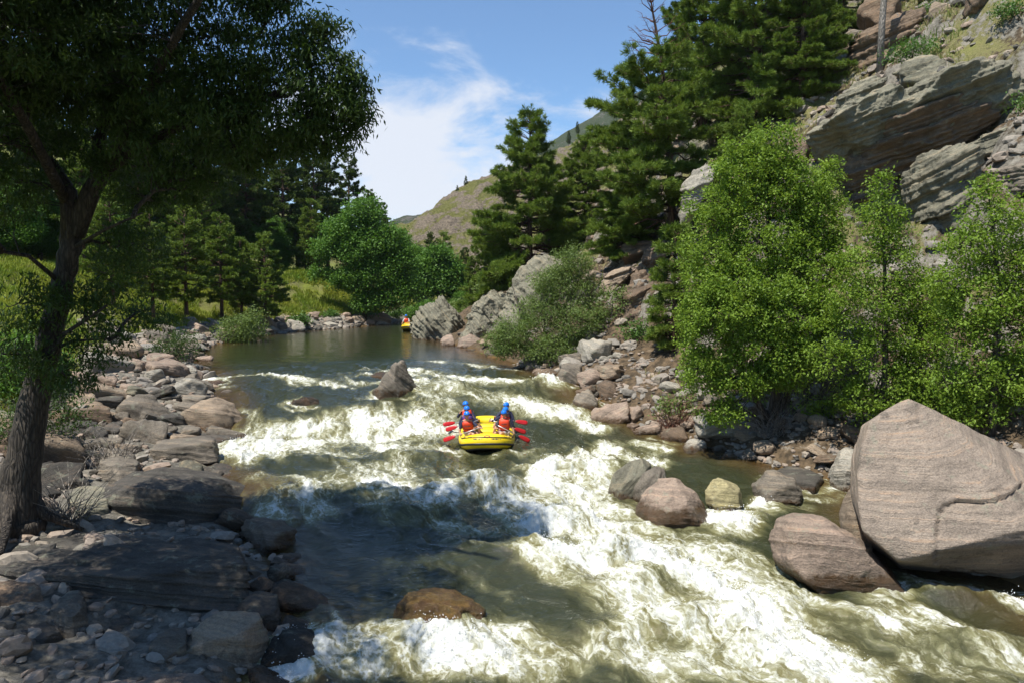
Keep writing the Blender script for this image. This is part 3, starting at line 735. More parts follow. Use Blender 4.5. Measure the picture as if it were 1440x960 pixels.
    standing('boulder', 'thin wet stone at the crest of the roadside rapid', [(308, 520), (318, 512), (338, 513), (344, 521), (325, 525)], 42.5, .9, 'tan', seed=26, phrase='the thin wet stone', sub=4)
    standing('boulder', 'small brown humped stone upstream of the broad flat boulder', [(280, 548), (286, 536), (308, 533), (328, 543), (318, 553), (295, 554)], 36.5, 1.3, 'brown', seed=27, phrase='the brown humped stone', sub=4)
    # --- roadside shore
    standing('boulder', 'broad flat-topped light boulder at the roadside waterline', [(248, 600), (252, 578), (262, 566), (300, 561), (322, 568), (342, 592), (340, 604), (290, 610)], 31.4, 2.2, 'tan', front=.85, back=.8, seed=28, phrase='the broad flat-topped boulder', sub=5)
    standing('boulder', 'rounded light grey boulder with a diagonal split on the roadside shore', [(165, 600), (164, 572), (182, 554), (208, 556), (232, 572), (250, 592), (236, 604), (195, 608)], 31.2, 2.2, 'grey', seed=29, phrase='the split light grey boulder', sub=5, front=.75)
    slab('boulder', 'long thin flat slab below the broad flat-topped boulder', [(208, 634), (225, 616), (260, 611), (310, 618), (300, 630), (240, 634)], .62, .5, 'grey', seed=30, phrase='the long thin slab', sub=5)
    slab('boulder', 'smooth brownish slab on the roadside shore, inland of the long thin slab', [(140, 650), (148, 633), (168, 627), (196, 640), (190, 658), (165, 662)], .75, .6, 'grey', seed=31, phrase='the smooth brownish slab')
    standing('boulder', 'small dark boulder above the big shaded boulder', [(195, 660), (202, 642), (228, 635), (254, 648), (260, 664), (225, 672)], 26.2, 1.3, 'dark', seed=32, phrase='the small dark boulder')
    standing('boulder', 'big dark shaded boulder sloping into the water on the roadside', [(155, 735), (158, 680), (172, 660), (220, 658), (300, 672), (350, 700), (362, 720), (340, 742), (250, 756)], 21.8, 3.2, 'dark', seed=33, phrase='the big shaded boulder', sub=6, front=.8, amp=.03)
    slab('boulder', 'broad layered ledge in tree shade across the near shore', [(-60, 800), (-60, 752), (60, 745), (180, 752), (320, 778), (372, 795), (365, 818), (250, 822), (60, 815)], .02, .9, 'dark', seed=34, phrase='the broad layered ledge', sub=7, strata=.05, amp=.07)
    standing('boulder', 'sunlit flat-topped boulder at the near water edge', [(250, 905), (258, 884), (288, 872), (340, 868), (384, 870), (386, 900), (372, 925), (310, 935), (262, 922)], 14.6, 1.3, 'tan', seed=35, phrase='the sunlit flat-topped boulder', sub=6, front=.9, strata=.03, wet=-.93)
    slab('boulder', 'broad pinkish slab along the bottom edge of the near shore', [(-120, 1010), (-60, 950), (60, 941), (180, 938), (280, 944), (352, 955), (352, 1010)], -.72, .7, 'pink', seed=36, phrase='the broad pinkish slab', sub=6, amp=.02)
    standing('boulder', 'squat rusty-footed boulder standing on the broad pinkish slab', [(-10, 935), (-10, 910), (20, 903), (58, 908), (60, 925), (35, 945)], 14.4, 1.0, 'tan', seed=37, phrase='the squat rusty-footed boulder', sub=5, wet=-.5)
    standing('boulder', 'lichen-spotted boulder at the foot of the shading tree', [(14, 745), (20, 722), (45, 716), (75, 728), (98, 748), (80, 756), (40, 755)], 19.0, 1.1, 'pale', seed=38, phrase='the lichen-spotted boulder', sub=5, strata=.02)
    standing('boulder', 'long dark rounded boulder between the layered ledge and the pinkish slab', [(60, 915), (66, 885), (100, 872), (170, 872), (232, 890), (246, 918), (200, 932), (110, 930)], 15.0, 1.3, 'dark', seed=39, phrase='the long dark rounded boulder', sub=5)
    standing('boulder', 'grey cleft boulder leaning beside the layered ledge', [(178, 880), (185, 850), (205, 832), (222, 840), (226, 875), (205, 890)], 16.2, 1.0, 'grey', seed=40, phrase='the grey cleft boulder', sub=5, strata=.02)
    standing('boulder', 'angular grey boulder upslope of the grey cleft boulder', [(118, 862), (125, 838), (150, 826), (190, 826), (192, 850), (165, 868)], 16.9, 1.0, 'grey', seed=41, phrase='the angular shaded boulder', sub=5)
    for i, (lab, ph, tp, z, th, c) in enumerate([
        ('low dark slab upslope of the squat rusty-footed boulder', 'the low dark slab', [(-40, 895), (-10, 868), (60, 862), (92, 880), (50, 900)], -.25, .5, 'dark'),
        ('cracked grey slab lying against the downstream edge of the broad layered ledge', 'the cracked grey slab', [(70, 855), (90, 832), (118, 828), (122, 856), (100, 870)], -.1, .5, 'grey'),
        ('tilted brown slab filling the corner below the lichen-spotted boulder', 'the tilted brown slab', [(-30, 832), (-10, 812), (50, 818), (64, 838), (20, 850)], .0, .5, 'brown'),
        ('thin stacked slab inland of the sunlit flat-topped boulder', 'the thin stacked slab', [(205, 905), (228, 880), (262, 878), (262, 905), (235, 918)], -.45, .5, 'grey'),
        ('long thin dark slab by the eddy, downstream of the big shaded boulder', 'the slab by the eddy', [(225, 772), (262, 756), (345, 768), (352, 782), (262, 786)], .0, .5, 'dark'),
        ('pale chipped slab beside the big shaded boulder on its inland side', 'the pale chipped slab', [(92, 700), (112, 682), (150, 688), (152, 712), (112, 716)], .42, .5, 'olive'),
        ('half-sunk dark slab where the eddy meets the bottom rapid', 'the half-sunk dark slab', [(330, 850), (352, 832), (395, 838), (398, 856), (352, 866)], -.42, .5, 'dark')]):
        slab('boulder', lab, tp, z, th, c, seed=200 + i, phrase=ph, sub=6, tilt=.08)
    # --- far outcrop that hides the second raft
    standing('rock_outcrop', 'craggy grey outcrop hiding the second raft at the bend', [(570, 475), (572, 458), (582, 442), (604, 424), (618, 419), (632, 430), (650, 446), (660, 470), (655, 482), (610, 484)], 62, 5.5, 'olive', seed=42, phrase='the craggy outcrop at the bend', sub=7, amp=.12, strata=.07,
             bed=(.75, .1, .6), bedk=1.5, cat='outcrop', foam=False, front=.6)
    standing('boulder', 'pinkish wet boulder at the foot of the outcrop at the bend', [(638, 492), (645, 474), (662, 470), (680, 478), (682, 492), (662, 497)], 53, 2.2, 'pink', seed=43, phrase='the pinkish boulder below the bend', sub=5, foam=False)
    standing('rock_outcrop', 'lower hump of the jagged ridge between outcrop and willow', [(650, 470), (662, 445), (680, 420), (695, 402), (710, 401), (722, 412), (724, 440), (700, 470)], 56, 5, 'olive', seed=44, phrase='the lower ridge hump', sub=7, amp=.15, strata=.035, bed=(.75, .1, .6), bedk=1.2, cat='outcrop', foam=False)
    standing('rock_outcrop', 'tall pale ridge fin rising behind the willow shrub', [(700, 470), (710, 420), (728, 402), (732, 378), (744, 374), (760, 356), (778, 354), (800, 366), (806, 420), (780, 470)], 53, 5, 'olive', seed=45, phrase='the tall pale ridge fin', sub=7, amp=.15, strata=.03, bed=(.75, .1, .6), bedk=1.2, cat='outcrop', foam=False)
    # --- cliff-side shore near the willow shrub
    for i, (lab, ph, ol, Y, c) in enumerate([
        ('upright dark-streaked boulder where the willow shrub ends', 'the upright dark-streaked boulder', [(782, 535), (784, 515), (800, 506), (816, 508), (820, 530), (808, 548), (788, 550)], 36.2, 'grey'),
        ('leaning grey boulder standing in the rapid below the upright boulder', 'the leaning rapid-edge boulder', [(802, 582), (808, 556), (826, 545), (842, 552), (840, 575), (822, 585)], 33.6, 'grey'),
        ('brown craggy boulder amid the rubble below the young pine', 'the brown craggy boulder', [(840, 565), (843, 538), (858, 528), (872, 540), (876, 562), (862, 574)], 34.4, 'brown'),
        ('salmon-coloured boulder next to the upright dark-streaked boulder', 'the salmon-coloured boulder', [(819, 545), (821, 524), (832, 518), (842, 528), (842, 545)], 36.6, 'pink'),
        ('grey block with a sharp top edge high in the rubble', 'the sharp-topped grey block', [(882, 530), (888, 514), (898, 508), (912, 516), (910, 530), (895, 536)], 36.5, 'grey'),
        ('tan wedge-shaped block propped in the middle of the rubble', 'the tan wedge block', [(896, 540), (902, 525), (925, 520), (938, 534), (925, 545)], 35.0, 'tan'),
        ('striped grey slab tilted in the rubble', 'the striped tilted slab', [(880, 558), (892, 542), (912, 536), (914, 550), (895, 566)], 34.0, 'grey'),
        ('smooth grey block low in the rubble by the water', 'the smooth low block', [(890, 585), (896, 568), (916, 562), (924, 578), (912, 590)], 32.6, 'grey'),
        ('tan block beside the smooth low block', 'the tan low block', [(914, 598), (918, 582), (934, 578), (944, 590), (932, 602)], 31.6, 'tan'),
        ('flat rusty slab at the toe of the rubble', 'the flat rusty slab', [(926, 618), (934, 604), (960, 600), (966, 612), (945, 622)], 29.8, 'brown')]):
        standing('boulder', lab, ol, Y, 1.5, c, seed=50 + i, phrase=ph, sub=5, bed=(.5, .2, .8), strata=.02, front=.75)
    # --- the overhanging crag and the block under it
    Y = 36.5
    crag = empty('overhanging_crag', at(1280, 260, Y)); tag(crag, 'huge overhanging layered crag with a dark cave beneath on the slope', 'crag')
    def part(nm, outl, Yc, th, col, **k):
        o = standing(nm, None, outl, Yc, th, col, cat=None, foam=False, down=0., **k)
        BOULDERS.pop(); m4 = o.location.copy(); o.parent = crag; o.location = m4 - crag.location; return o
    bedd = (-.42, -.15, 1)
    part('capping_slab', [(1225, 182), (1262, 140), (1300, 118), (1345, 98), (1378, 86), (1404, 98), (1420, 140), (1418, 160), (1385, 182), (1330, 190), (1262, 214)], Y, 5.5, 'olive', bed=bedd, sub=7, amp=.17, strata=.035, seed=60, front=.85, bedk=1.2, under=1.8)
    part('lower_slab', [(1190, 262), (1200, 225), (1240, 180), (1300, 150), (1380, 160), (1388, 180), (1335, 196), (1270, 232), (1232, 268), (1200, 286)], Y + .9, 4.5, 'brown', bed=bedd, sub=7, amp=.15, strata=.06, seed=61, front=.9, bedk=1.8, under=3.)
    part('side_buttress', [(1140, 190), (1165, 168), (1200, 155), (1240, 132), (1262, 140), (1262, 190), (1230, 230), (1190, 260), (1172, 240), (1160, 215)], Y + .8, 5, 'olive', bed=bedd, sub=7, amp=.18, strata=.035, seed=62, front=.85, bedk=1.2, under=2.6)
    part('rusty_foot', [(1170, 250), (1190, 220), (1230, 225), (1245, 262), (1215, 300), (1180, 310)], Y + 1.4, 3.5, 'brown', bed=bedd, sub=6, amp=.11, strata=.07, seed=63, front=.8, under=1.5)
    for c in crag.children: c['wet_z'] = -9.; c['grain'] = .7
    standing('boulder', 'angular cleft block of pale rock under the overhanging crag', [(1286, 240), (1300, 212), (1330, 202), (1360, 212), (1378, 240), (1370, 280), (1340, 305), (1312, 312), (1290, 280)], 32.0, 3.0, 'olive', seed=64, phrase='the cleft block under the crag', sub=7, amp=.13, strata=.05,
             bed=(-.5, .1, .9), bedk=2.6, front=.7, foam=False, p=60, wet=-9.)
    for i, (lab, ol, Y, th, col) in enumerate([
        ('smooth pale rock shelf upslope of the side buttress', [(1180, 150), (1190, 128), (1215, 108), (1240, 112), (1243, 126), (1200, 155)], 40.5, 3., 'olive'),
        ('dark rock wall near the bare pole, crowned by a thin ledge', [(1190, 92), (1200, 60), (1230, 38), (1270, 15), (1300, 8), (1298, 60), (1250, 92), (1205, 105)], 47, 5., 'brown'),
        ('pale sloping rock sheet below the stump', [(1300, 82), (1320, 66), (1350, 55), (1352, 66), (1335, 80), (1310, 88)], 46, 3., 'olive'),
        ('dark slanting rock ledge near the top of the slope', [(1310, 45), (1330, 28), (1370, 12), (1425, 2), (1430, 10), (1380, 30), (1335, 45)], 50, 4., 'olive'),
        ('flat pale ledge upslope of the cleft block', [(1356, 205), (1385, 192), (1425, 182), (1425, 192), (1390, 206), (1362, 212)], 33.5, 2., 'olive'),
        ('grey rock sheet low on the slope beside the shrubby birch', [(1405, 262), (1410, 235), (1450, 222), (1480, 240), (1475, 265)], 30., 3., 'grey'),
        ('pale boulder between two birches on the slope', [(1308, 392), (1312, 372), (1330, 364), (1345, 372), (1342, 390), (1325, 398)], 29, 1.6, 'pale'),
        ('long pale ledge between the tall pine and the birch', [(955, 300), (962, 262), (978, 240), (1000, 222), (1004, 232), (990, 270), (972, 296)], 40, 2.2, 'pale'),
        ('narrow pale ledge showing through the lower pine boughs', [(838, 306), (850, 296), (880, 288), (884, 294), (862, 304), (842, 310)], 50, 2., 'pale'),
        ('tan ledge below the drooping pine boughs', [(842, 400), (852, 388), (890, 372), (895, 380), (872, 396), (850, 404)], 43, 2., 'tan'),
        ('rusty broken ledge at the foot of the tall pine', [(905, 362), (915, 345), (935, 336), (942, 350), (925, 366)], 43, 2.5, 'brown'),
        ('craggy grey rock bulging above the shaded hollow', [(862, 455), (870, 415), (895, 385), (925, 385), (930, 420), (915, 450), (885, 468)], 41, 3., 'brown')]):
        standing('slope_rock', lab, ol, Y, th, col, seed=70 + i, sub=6, bed=(-.4, -.1, 1), strata=.06, amp=.12, foam=False, wet=-9., cat='rock', down=.5)

SHORE_ROCKS = []
def visible(p):
    d = Vector(p) - Vector((0, 0, CZ)); f = d.y * cp - d.z * sp_
    if f <= 0: return None
    return (720 + F * d.x / f, 480 - F * (d.y * sp_ + d.z * cp) / f)
def scatter_rocks():
    protos = {k: [rock_mesh('rock', k, 100 + i * 3 + j, 4) for i in range(5)] for j, k in enumerate(('flat', 'block', 'round'))}
    placed = []
    def zone(n, yr, sr, side, size, cols, zone_name, kinds=('flat', 'block', 'flat', 'block', 'round'), sink=.12, yp=1.):
        got = tries = 0
        while got < n and tries < n * 60:
            tries += 1
            y = yr[0] + (yr[1] - yr[0]) * rs.rand() ** yp; s = rs.uniform(*sr)
            x = float(XL(y)) - s if side < 0 else float(XR(y)) + s
            r = float(np.clip(size[0] * math.exp(rs.normal(0, .42)), size[0] * .45, size[1]))
            z = T1(x, y); q = visible((x, y, z + .2))
            if q is None or not (-15 < q[0] < 1455 and -10 < q[1] < 975): continue
            if any((x - a[2]) ** 2 + (y - a[3]) ** 2 < (a[4] * .8 + r * .6) ** 2 for a in BOULDERS): continue
            if any((x - a) ** 2 + (y - b) ** 2 < (.62 * (r + c)) ** 2 for a, b, c in placed): continue
            kd = kinds[rs.randint(len(kinds))]; cl = cols[rs.randint(len(cols))]
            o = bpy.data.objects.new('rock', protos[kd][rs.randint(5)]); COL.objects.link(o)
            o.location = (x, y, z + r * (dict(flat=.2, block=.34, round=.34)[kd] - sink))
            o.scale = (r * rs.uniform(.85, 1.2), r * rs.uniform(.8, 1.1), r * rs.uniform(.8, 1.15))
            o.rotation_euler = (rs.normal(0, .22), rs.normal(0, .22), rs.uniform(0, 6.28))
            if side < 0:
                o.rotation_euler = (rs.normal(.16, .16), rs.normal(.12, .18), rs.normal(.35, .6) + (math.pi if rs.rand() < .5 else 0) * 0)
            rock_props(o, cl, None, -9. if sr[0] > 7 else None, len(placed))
            if side < 0 and y < 26: o['rock_color'] = [v * .62 for v in o['rock_color']]  # near roadside rocks get a darker colour to deepen the tree's shade
            placed.append((x, y, r)); SHORE_ROCKS.append((o, kd, cl, r, q, zone_name)); got += 1
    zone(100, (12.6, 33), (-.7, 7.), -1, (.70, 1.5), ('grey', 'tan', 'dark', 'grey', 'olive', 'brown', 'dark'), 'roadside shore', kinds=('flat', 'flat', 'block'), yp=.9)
    zone(52, (31, 48), (-.8, 5.5), -1, (.5, 1.2), ('grey', 'tan', 'pale', 'grey', 'pink'), 'roadside shore')
    zone(44, (48, 82), (-.3, 2.6), -1, (.6, 1.2), ('pale', 'tan', 'grey', 'pink', 'pale'), 'far roadside shore')
    zone(48, (27.5, 41), (-.6, 2.8), 1, (.52, 1.15), ('grey', 'tan', 'pink', 'brown', 'pale'), 'cliff-side shore')
    zone(16, (19, 28), (-.5, 2.5), 1, (.36, .8), ('grey', 'brown', 'tan'), 'shaded cliff-side shore')
    zone(12, (41, 58), (-.5, 1.8), 1, (.5, .9), ('pink', 'grey', 'tan'), 'far cliff-side shore')
    zone(40, (32, 60), (7, 32), 1, (1.0, 2.1), ('olive', 'tan', 'grey', 'brown', 'olive'), 'rocky slope', kinds=('flat', 'flat', 'block'), sink=.1)
    # every shore rock is told apart by its look and by the named boulder next to it
    marks = [(ph, visible((x, y, float(W(y)) + .4))) for _o, ph, x, y, _r in BOULDERS if ph] + EXTRA_MARKS
    tone = dict(grey='grey', dark='dark', tan='tan', pale='pale', pink='pinkish', brown='rusty brown', yellow='yellow', olive='lichened')
    shp = dict(flat='flat slab', block='angular block', round='rounded stone')
    cells = {}
    for rec in SHORE_ROCKS:
        o, kd, cl, r, q, zn = rec
        ph, m = min(marks, key=lambda t: (t[1][0] - q[0]) ** 2 + 2 * (t[1][1] - q[1]) ** 2)
        dx, dy = q[0] - m[0], (q[1] - m[1]) * 1.6
        if abs(dx) > abs(dy): dirn = 'cliffward of' if dx > 0 else 'roadward of'
        else: dirn = 'downstream of' if dy > 0 else 'upstream of'
        cells.setdefault((tone[cl], shp[kd], dirn, ph), []).append((-(r / math.hypot(o.location.x, o.location.y)), rec))
    order = ['largest', 'second largest', 'third largest', 'fourth largest', 'fifth largest', 'sixth largest', 'seventh largest', 'eighth largest', 'smallest']
    for (t, s_, dirn, ph), lst in cells.items():
        lst.sort(key=lambda z: z[0])
        for i, (_a, rec) in enumerate(lst):
            lab = f'{t} {s_} {dirn} {ph}' + (f', {order[min(i, 8)]} such' if len(lst) > 1 else '')
            tag(rec[0], lab, 'rock', 'rocks of the ' + rec[5])
def rubble():
    d, f = ico(2); mb = MB(); tot = []
    def put(n, yr, sr, side, size, yp=1.):
        y = yr[0] + (yr[1] - yr[0]) * rs.rand(n) ** yp; s = rs.uniform(sr[0], sr[1], n)
        x = np.where(side < 0, XL(y) - s, XR(y) + s); tot.append(np.stack([x, y, T(x, y), size * np.exp(rs.normal(0, .5, n))], 1))
    put(1500, (12, 34), (-.6, 7.5), -1, .13); put(1500, (32, 50), (-.5, 6), -1, .15); put(1300, (48, 84), (-.2, 3.2), -1, .19)
    put(900, (27, 42), (-.5, 3.5), 1, .13); put(900, (18, 28), (-.3, 4), 1, .10); put(2600, (30, 62), (3, 34), 1, .22)
    A = np.concatenate(tot); base = []
    for i in range(10):
        r = np.random.RandomState(i); N = np.concatenate([r.normal(size=(9, 3)), [[1, .2, 0], [-1, .1, .1], [.1, 1, 0], [0, -1, .2], [0, .1, 1], [0, 0, -1]]]); N /= np.linalg.norm(N, axis=1, keepdims=True)
        base.append(d * radial(d, N, r.uniform(.52, 1, 15), 60)[:, None] * np.array([1, .8, .55]))
    for i in range(10):
        B = A[i::10]; n = len(B); th = rs.uniform(0, 6.28, n); c, s = np.cos(th), np.sin(th)
        v = base[i][None] * B[:, 3][:, None, None]
        v = np.stack([v[..., 0] * c[:, None] - v[..., 1] * s[:, None], v[..., 0] * s[:, None] + v[..., 1] * c[:, None], v[..., 2] + .3 * v[..., 0] * rs.normal(0, 1, n)[:, None]], -1)
        v += B[:, None, :3] + np.array([0, 0, .01])
        mb.add(v.reshape(-1, 3), (f[None] + (np.arange(n) * len(d))[:, None, None]).reshape(-1, 3), a=np.repeat(rs.rand(n), len(f)))
    m = NT('loose_stone'); t = m.attr('tint'); n_ = m.noise(m.pos(), 9, 6, .7)
    c = m.n('ValToRGB', {0: t}); cr = c.color_ramp; cr.elements[0].color = (.07, .06, .045, 1); cr.elements[1].color = (.30, .25, .19, 1)
    for p_, q_ in ((.3, (.22, .20, .17)), (.6, (.30, .22, .16)), (.8, (.24, .215, .18))):
        e = cr.elements.new(p_); e.color = (*q_, 1)
    mat = m.done(m.bsdf(base=m.scale(c.outputs[0], m.rng(n_, .3, .7, .7, 1.25, False)), rough=.85, normal=m.bump(n_, .7, .03)))
    o = mb.build('rubble', mat, smooth=False, tint=True); tag(o, kind='stuff')
EXTRA_MARKS = [('the grassy bank below the road', (430, 455)), ('the round green tree at the bend', (520, 452)), ('the tall bare pole', (1228, 110)), ('the young pine', (948, 485)),
               ('the foot of the tall birch', (1090, 615)), ('the tall dead-topped pine', (945, 345)), ('the willow shrub', (760, 515)), ('the shading cottonwood', (60, 560)), ('the pointed roadside bush', (335, 445)),
               ('the overhanging crag', (1290, 190)), ('the weedy top of the slope', (1400, 60))]
# ------------------------------------------------------------------ plants
def leaves(mb, C, n, spread, L, wd, droop=.3, seed=0, flat=1.):
    r = np.random.RandomState(seed); C = np.asarray(C, float); K = len(C)
    c = np.repeat(C, n, 0) + r.normal(0, 1, (K * n, 3)) * spread * np.array([1, 1, .75])
    d = r.normal(0, 1, (K * n, 3)); d[:, 2] -= droop * 2; d /= np.linalg.norm(d, axis=1, keepdims=True)
    s = np.cross(d, r.normal(0, 1, (K * n, 3)) * np.array([.6, .6, .6]) + np.array([0, 0, flat])); s /= np.linalg.norm(s, axis=1, keepdims=True) + 1e-6
    nn = np.cross(s, d); l = (L * r.uniform(.65, 1.25, K * n))[:, None]; ww = wd / L * l
    v = np.stack([c, c + .45 * l * d + .5 * ww * s + .12 * ww * nn, c + l * d, c + .45 * l * d - .5 * ww * s + .12 * ww * nn], 1).reshape(-1, 3)
    b = np.arange(K * n) * 4; q = np.stack([b, b + 1, b + 2, b + 3], 1)
    ct = np.clip(np.repeat(r.uniform(.1, .9, K), n) * .55 + r.uniform(0, .45, K * n), 0, 1)
    mb.add(v, None, q, ct)
def blob_points(blobs, per, seed, shell=.55):
    r = np.random.RandomState(seed); out_ = []
    for (c, rad) in blobs:
        rad = np.asarray(rad, float); vol = float(np.prod(rad)); k = max(6, int(per * vol ** .72))
        d = r.normal(size=(k, 3)); d /= np.linalg.norm(d, axis=1, keepdims=True)
        q = r.rand(k) ** (1 / (3 + shell * 4))
        lump = 1 + .55 * fbm(d * 2.6 + np.asarray(tuple(c)) * .3, 3, .6, seed)
        out_.append(np.asarray(tuple(c)) + d * (q * lump)[:, None] * rad)
    return np.concatenate(out_)
def curve(a, b, sag, k=6, wob=.0, r=None):
    a, b = np.asarray(tuple(a), float), np.asarray(tuple(b), float); t = np.linspace(0, 1, k)[:, None]
    p = a + (b - a) * t + np.array([0, 0, 1.]) * (sag * 4 * t * (1 - t)); 
    if r is not None: p[1:-1] += r.normal(0, wob, (k - 2, 3))
    return p
def broadleaf(name, label, cat, base, trunk, blobs, mat, per=60, n=26, spread=.22, L=.10, wd=.055, droop=.25, seed=1, bark='bark', limbs=None, twig=.014, group=None, stems=None, shell=.55):
    """TRUNK: list of (point, radius); BLOBS: (centre, radii) volumes of foliage"""
    r = np.random.RandomState(seed); root = empty(name, base); tag(root, label, cat, group)
    wood = MB(); nodes = []
    def limb(pts, r0, r1, nn=8):
        pts = np.asarray([tuple(p) for p in pts]); wood.tube(pts, np.linspace(r0, r1, len(pts)), nn)
        for i in range(len(pts) - 1):
            for t in np.linspace(0, 1, 5)[:-1]: nodes.append(pts[i] * (1 - t) + pts[i + 1] * t)
    tp = [p for p, _ in trunk]; tr = [q for _, q in trunk]
    tt = np.asarray([tuple(p) for p in tp]); tk = np.linspace(0, 1, len(tt) * 4); k0 = np.linspace(0, 1, len(tt))
    ti = np.stack([np.interp(tk, k0, tt[:, i]) for i in range(3)], 1); ti[1:-1] += r.normal(0, .03, (len(ti) - 2, 3)) * max(tr)
    wood.tube(ti, np.interp(tk, k0, tr), 12); nodes += list(ti[len(ti) // 3:])
    for st in (stems or []): limb([q for q, _ in st], st[0][1], st[-1][1])
    for c, rad in blobs:
        N = np.array(nodes); cc = np.asarray(tuple(c)); dd = np.linalg.norm((N - cc) * [1, 1, .8], axis=1) + np.where(N[:, 2] > cc[2], 1.5, 0)
        a = N[dd.argmin()]; Ld = np.linalg.norm(cc - a); tip = cc + (cc - a) / (Ld + 1e-6) * min(rad) * .5
        limb(curve(a, tip, Ld * .08, 7, Ld * .03, r), min(.035 + Ld * .016, tr[-1] * 1.2 + .02), .012, 6)
    C = blob_points(blobs, per, seed + 1, shell)
    N = np.array(nodes)
    for c in C[::2]:
        dd = np.linalg.norm(N - c, axis=1) + np.where(N[:, 2] > c[2] + .2, .6, 0); a = N[dd.argmin()]; Ld = np.linalg.norm(c - a)
        if Ld > 4.5: continue
        wood.tube(curve(a, c, Ld * .07, 4, Ld * .05, r), [twig * (1 + Ld * .25), twig, twig * .7, twig * .35], 3, False)
    cr = MB(); leaves(cr, C, n, spread, L, wd, droop, seed + 2)
    wood.build('trunk', M[bark], None, smooth=True, origin=base).parent = root; 
    cr.build('crown', mat, None, tint=True, origin=base).parent = root
    for ch in root.children: ch.location = (0, 0, 0)
    return root

def needles(mb, P, D, K, L, wd, seed):
    """tufts of needles at points P pointing along D"""
    r = np.random.RandomState(seed); P = np.asarray(P); D = np.asarray(D); n = len(P)
    p = np.repeat(P, K, 0) + r.normal(0, .03, (n * K, 3)); d = np.repeat(D, K, 0) * .75 + r.normal(0, .46, (n * K, 3)) + [0, 0, .22]
    d /= np.linalg.norm(d, axis=1, keepdims=True); s = np.cross(d, r.normal(size=(n * K, 3))); s /= np.linalg.norm(s, axis=1, keepdims=True) + 1e-6
    l = L * r.uniform(.7, 1.2, n * K)[:, None]
    v = np.stack([p, p + d * l * .55 + s * wd * .5, p + d * l, p + d * l * .55 - s * wd * .5], 1).reshape(-1, 3)
    b = np.arange(n * K) * 4
    mb.add(v, None, np.stack([b, b + 1, b + 2, b + 3], 1), np.clip(np.repeat(r.uniform(0, 1, n), K) * .7 + r.uniform(0, .3, n * K), 0, 1))
def pine(name, label, H, rad, seed, mat, bark='pbark', tr=.2, t0=.12, whorls=26, per=5, K=16, L=.2, wd=.028, dense=1., lean=None, dead=1.1, profile=None, group=None, twist=None, cat='pine tree', gap=.0):
    r = np.random.RandomState(seed); root = empty(name); tag(root, label, cat, group)
    wood = MB(); deadw = MB(); P = []; D = []
    tz = np.linspace(0, 1, 22); lx = np.interp(tz, *(lean or ([0, 1], [0, 0]))) + np.cumsum(r.normal(0, .012, 22)) * H * .06; ly = np.cumsum(r.normal(0, .01, 22)) * H * .06
    axis_ = np.stack([lx, ly, tz * H], 1); axis_[0] = (lx[0], ly[0], -.6)
    wood.tube(axis_, tr * (1 - tz) ** .8 + .015, 10)
    prof = profile or (lambda t: rad * (.45 + .55 * min(1, (t - t0) / .18)) * (1 - ((t - t0) / (1 - t0))) ** .62 + .12)
    for wi in range(whorls):
        t = t0 + (1 - t0) * ((wi + r.uniform(-.3, .3)) / whorls); t = min(max(t, t0), .985)
        o = np.array([np.interp(t, tz, axis_[:, 0]), np.interp(t, tz, axis_[:, 1]), t * H])
        for b in range(per):
            if r.rand() < gap: continue
            th = r.uniform(0, 6.283); Lb = prof(t) * r.uniform(.62, 1.12)
            if twist: Lb *= twist(t, th)
            if Lb < .15: continue
            up = np.interp(t, [0, .4, .8, 1], [-.18, .05, .35, .9]) + r.normal(0, .1); k = 7; u = np.linspace(0, 1, k)
            hd = np.array([math.cos(th), math.sin(th), 0]); pts = o + hd * (Lb * u)[:, None] + np.array([0, 0, 1]) * (Lb * (up * u - .22 * u * u * (1 - t) + .16 * u ** 3))[:, None] + np.concatenate([[[0, 0, 0]], r.normal(0, .03 * Lb, (k - 1, 3))])
            isd = t > dead
            (deadw if isd else wood).tube(pts, np.linspace(.018 + .014 * Lb, .006, k), 5, False)
            nt_ = int(max(4, Lb * 9 * dense))
            for j in range(nt_):
                uu = r.uniform(.22, 1) ** .7; q = np.array([np.interp(uu, u, pts[:, i]) for i in range(3)])
                sd = np.array([-hd[1], hd[0], 0]) * r.choice([-1, 1]); ll = Lb * .34 * (1.15 - uu) * r.uniform(.3, 1.2) + .06
                e = q + (sd * .75 + hd * .55 + np.array([0, 0, r.uniform(-.05, .4)])) * ll
                (deadw if isd else wood).tube([q, (q + e) / 2 + [0, 0, -.02], e], [.008, .006, .003], 3, False)
                if isd: continue
                dd = (e - q) / (np.linalg.norm(e - q) + 1e-6); nn = 1 + int(ll / .16)
                for m_ in range(nn):
                    P.append(q + (e - q) * (1 - m_ * .8 / nn)); D.append(dd)
            if not isd: P.append(pts[-1]); D.append(hd * .8 + [0, 0, .5])
    if dead > 1: P.append(axis_[-1]); D.append([0, 0, 1])
    wood.build('trunk', M[bark], root, smooth=True)
    if deadw.n: deadw.build('dead_top', M['redtwig'], root, smooth=True)
    cr = MB(); needles(cr, P, D, K, L, wd, seed + 5); cr.build('crown', mat, root, tint=True)
    return root
def put(root, x, y, z=None, rz=0., sc=1., szz=None):
    root.location = (x, y, T1(x, y) - .1 if z is None else z); root.rotation_euler[2] = rz; root.scale = (sc, sc, szz or sc); return root
def again(root, x, y, label, z=None, rz=0., sc=1., szz=None, group=None):
    c = copy_tree(root); tag(c, label, None, group); return put(c, x, y, z, rz, sc, szz)
def gp(px, Y, dz=0.):
    x = (px - 720) / F * Y; return Vector((x, Y, T1(x, Y) + dz))

